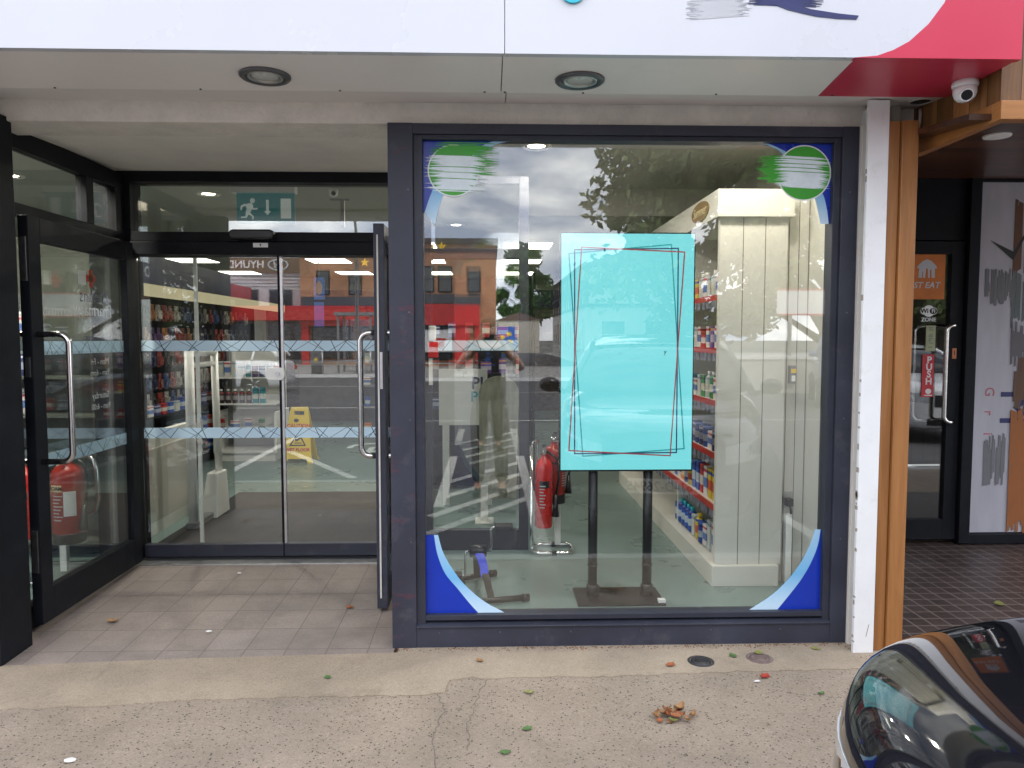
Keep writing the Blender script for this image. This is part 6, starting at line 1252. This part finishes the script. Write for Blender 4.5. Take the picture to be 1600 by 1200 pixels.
for s in (1,-1): k = len(ts); ts += [(s*.098,-4.02,.72),(s*.115,-3.995,.36),(s*.125,-4.04,-.02)]; te += [(0,k),(k,k+1),(k+1,k+2)]; tr += [(.125,.125),.085,.068]
skin('trousers', ts, te, tr, pm('grey olive cotton', (.07,.07,.06), .9), pr)
for s in (1,-1): skin('shoe', [(s*.126,-4.05,-.10),(s*.132,-3.97,-.105),(s*.15,-3.86,-.115)], [(0,1),(1,2)], [.05,(.05,.045),(.042,.035)], M['black_plastic'], pr)
b = MB(); b.ell((0,-4.005,1.625), .088, .10, .085).ell((0,-4.045,1.56), .075, .06, .075); b.build('hair', pm('dark blond hair', (.16,.09,.04), .8, var=.4, scale=60, bump=.5, bscale=150), pr)
for s in (1,-1): b = MB(); b.ell((s*.032,-3.902,1.592), .012, .008, .008); ey = b.build('eye', M['white_ink'], pr); b = MB(); b.ell((s*.032,-3.895,1.592), .005, .004, .005); b.build('iris', M['black_ink'], ey)
b = MB(); b.ell((0,-3.897,1.528), .024, .008, .006); b.build('mouth', pm('lips', (.38,.14,.11), .5), pr)
ph = thing('phone', 'black phone held up in both hands by the person', 'phone', (0,-3.62,1.5))
b = MB(); b.box(-.080,-3.626,1.462,.080,-3.6165,1.536); b.build('body', M['black_plastic'], ph, bev=.003); b = MB(); b.lathe([(.009,-.0),(.009,.003),(.006,.0035)], (0,-3.6165,1.5), 16, ax='y'); b.build('lens', M['screen_black'], ph)
# ================================================================== SMALL THINGS ON THE PAVEMENT
def leafmesh(cols, s, seed, curl=.012, kind=0):
    rnd = random.Random(seed); b = MB(); n = 7; A = []; B = []
    for i in range(n):
        t = i/(n-1); wv = math.sin(PI*min(1, t*1.05+.02))**.8*.38*(1+.25*math.sin(t*22)*(kind == 1)); z = curl*(t-.5)**2*4+.004
        A.append((-wv*s, (t-.5)*s*1.1, z+curl*.5)); B.append((wv*s, (t-.5)*s*1.1, z+curl*.3))
    C_ = [(0, (i/(n-1)-.5)*s*1.1, curl*((i/(n-1))-.5)**2*4+.003) for i in range(n)]
    def sh(P_): return P_+[(x,y,z+.0008) for x, y, z in P_]
    for P_, Q_ in ((A, C_), (C_, B)):
        for i in range(n-1): b.add([P_[i],Q_[i],Q_[i+1],P_[i+1]]+[(x,y,z+.0007) for x, y, z in (P_[i],Q_[i],Q_[i+1],P_[i+1])], [(0,3,2,1),(4,5,6,7),(0,1,5,4),(2,3,7,6)])
    return b
LC = {'red': pm('red leaf', (.30,.03,.015), .65, var=.3, scale=30), 'rust': pm('rust leaf', (.30,.09,.03), .7, var=.3, scale=30), 'brown': pm('brown leaf', (.30,.16,.07), .8, var=.3, scale=30), 'green': pm('green leaf', (.07,.14,.035), .65, var=.3, scale=30), 'lime': pm('lime leaf', (.21,.21,.06), .65, var=.3, scale=30), 'white': pm('pale scrap', (.66,.64,.62), .7)}
leaves = [(-.786,.52,-.014,'rust',.055,'rust leaf curled on the entrance tiles by the right door'),(1.242,-.354,-.034,'red',.062,'bright red leaf below the round covers'),(.166,-.474,-.034,'lime',.05,'yellow green leaf below the middle of the window'),(.143,-.773,-.034,'green',.05,'green leaf at the centre bottom of the pavement'),(1.166,-.142,-.029,'green',.055,'green leaf between the two round covers'),(-.731,-.314,-.029,'green',.045,'green leaf on the cement below the right door'),(.056,-.937,-.034,'green',.045,'small green leaf nearest the bottom edge of the pavement'),(1.424,-.523,-.034,'green',.035,'tiny green leaf left of the dark car'),(1.30,-.115,-.029,'lime',.06,'lime leaf touching the brown round cover'),(1.60,-.075,-.029,'lime',.05,'lime leaf at the foot of the white column'),(2.92,.50,-.028,'lime',.09,'yellow leaf on the dark neighbour tiles'),(-2.02,.36,-.015,'brown',.07,'brown leaf under the open left door'),(-.05,-.16,-.029,'brown',.05,'brown leaf stalk along the foot of the window frame'),(.84,-.235,-.029,'rust',.06,'rust leaf left of the black round cover')]
leaves += [(.70+random.uniform(-.06,.09), -.70+random.uniform(-.04,.04), -.034+.004*i, c, random.uniform(.035,.06), f'{c} leaf, {o} of the small leaf clump below the window') for i, (c, o) in enumerate([('brown','lowest'),('rust','innermost'),('lime','greenest'),('brown','largest'),('brown','topmost'),('rust','outermost')])]
for i, (x, y, z, c, s, lb) in enumerate(leaves):
    o = leafmesh(c, s, i, random.uniform(.003,.009), i % 2).build('fallen_leaf', LC[c]); o.location = (x,y,z); o.scale = (.85,.85,.7); o.rotation_euler = (0,0,random.uniform(0,6)); tag(o, lb, 'leaf', 'fallen leaves on the ground')
for i in range(12):
    o = leafmesh('brown', random.uniform(.03,.055), 200+i, random.uniform(.008,.02), i % 2).build('dry_leaf', LC['brown' if i % 3 else 'rust']); o.location = (.735+random.gauss(0,.05),-.69+random.gauss(0,.028),-.030+.003*(i % 4)); o.rotation_euler = (random.uniform(-.3,.3),random.uniform(-.3,.3),random.uniform(0,6)); tag(o, 'dry brown leaf in the loose clump on the pavement below the window', 'leaf', 'dry leaves in the clump')
for i, (x, y, z, s, lb) in enumerate([(1.19,-.403,-.034,.03,'white petal like paper scrap beside the red leaf'),(-1.522,-.944,-.034,.05,'pink and white paper scrap at bottom left of the pavement'),(2.464,.148,-.028,.06,'crumpled pale paper scrap on the dark neighbour tiles'),(-1.45,.20,-.018,.035,'white paper scrap on the entrance tiles'),(-1.6,1.12,-.005,.03,'tiny white paper scrap near the threshold strip')]):
    b = MB(); n = 8; rnd = random.Random(50+i); P_ = [(s*.5*rnd.uniform(.6,1.1)*math.cos(2*PI*k/n), s*.35*rnd.uniform(.6,1.1)*math.sin(2*PI*k/n), rnd.uniform(.002,.008)) for k in range(n)]
    b.add(P_+[(0,0,.009)]+[(p[0],p[1],p[2]-.0015) for p in P_]+[(0,0,.001)], [(k,(k+1)%n,n) for k in range(n)]+[((k+1)%n+n+1,k+n+1,2*n+1) for k in range(n)]+[(k,k+n+1,(k+1)%n+n+1,(k+1)%n) for k in range(n)])
    o = b.build('paper_scrap', LC['white']); o.location = (x,y,z); tag(o, lb, 'litter', 'paper scraps on the ground')
for x, y, mt, lb in ((.996,-.194,pm('black iron', (.045,.043,.045), .5, .3, dirt=.6, dirtcol=(.25,.2,.15)),'black ringed round cover set in the cement strip'),(1.286,-.168,pm('rusty iron', (.16,.11,.10), .8, var=.3, scale=30, bump=.4, bscale=80),'brown worn round cover beside the black one in the cement strip')):
    t = thing('valve_cover', lb, 'cover', (x,y,-.03), 'round covers in the cement strip')
    b = MB(); b.lathe([(.062,-.01),(.062,.0022),(.052,.0030),(.050,-.001)], (x,y,-.03), 30).lathe([(.040,-.006),(.040,.0026),(.032,.0034),(.030,-.001)], (x,y,-.03), 26); b.build('rim', mt, t)
    b = MB(); b.lathe([(.049,-.008),(.049,.0006),(.001,.0010)], (x,y,-.03), 26).box(x-.02,y-.006,-.030,x+.02,y+.006,-.0265); b.build('lid', mt, t)
# weeds and grit gathered along the foot of the window frame
b = MB(); rnd = random.Random(77)
for i in range(420):
    x = rnd.uniform(-.47,1.86); y = -.004-abs(rnd.gauss(0,.022)) - (.15 if x > 1.765 else 0); s = rnd.uniform(.002,.007); h = rnd.uniform(.001,.004); a = rnd.uniform(0,3); ca_, sa_ = math.cos(a)*s, math.sin(a)*s
    b.hexa([(x-ca_,y-sa_,-.0302),(x+sa_*.5,y-ca_*.5,-.0302),(x+ca_,y+sa_,-.0302),(x-sa_*.5,y+ca_*.5,-.0302),(x-ca_*.8,y-sa_*.8,-.030+h),(x+sa_*.4,y-ca_*.4,-.030+h),(x+ca_*.8,y+sa_*.8,-.030+h),(x-sa_*.4,y+ca_*.4,-.030+h)])
tag(b.build('leaf_litter', pm('brown grit', (.20,.11,.06), .95, var=.5, scale=40)), 'brown grit and leaf crumbs along the foot of the window frame', 'litter', kind='stuff')
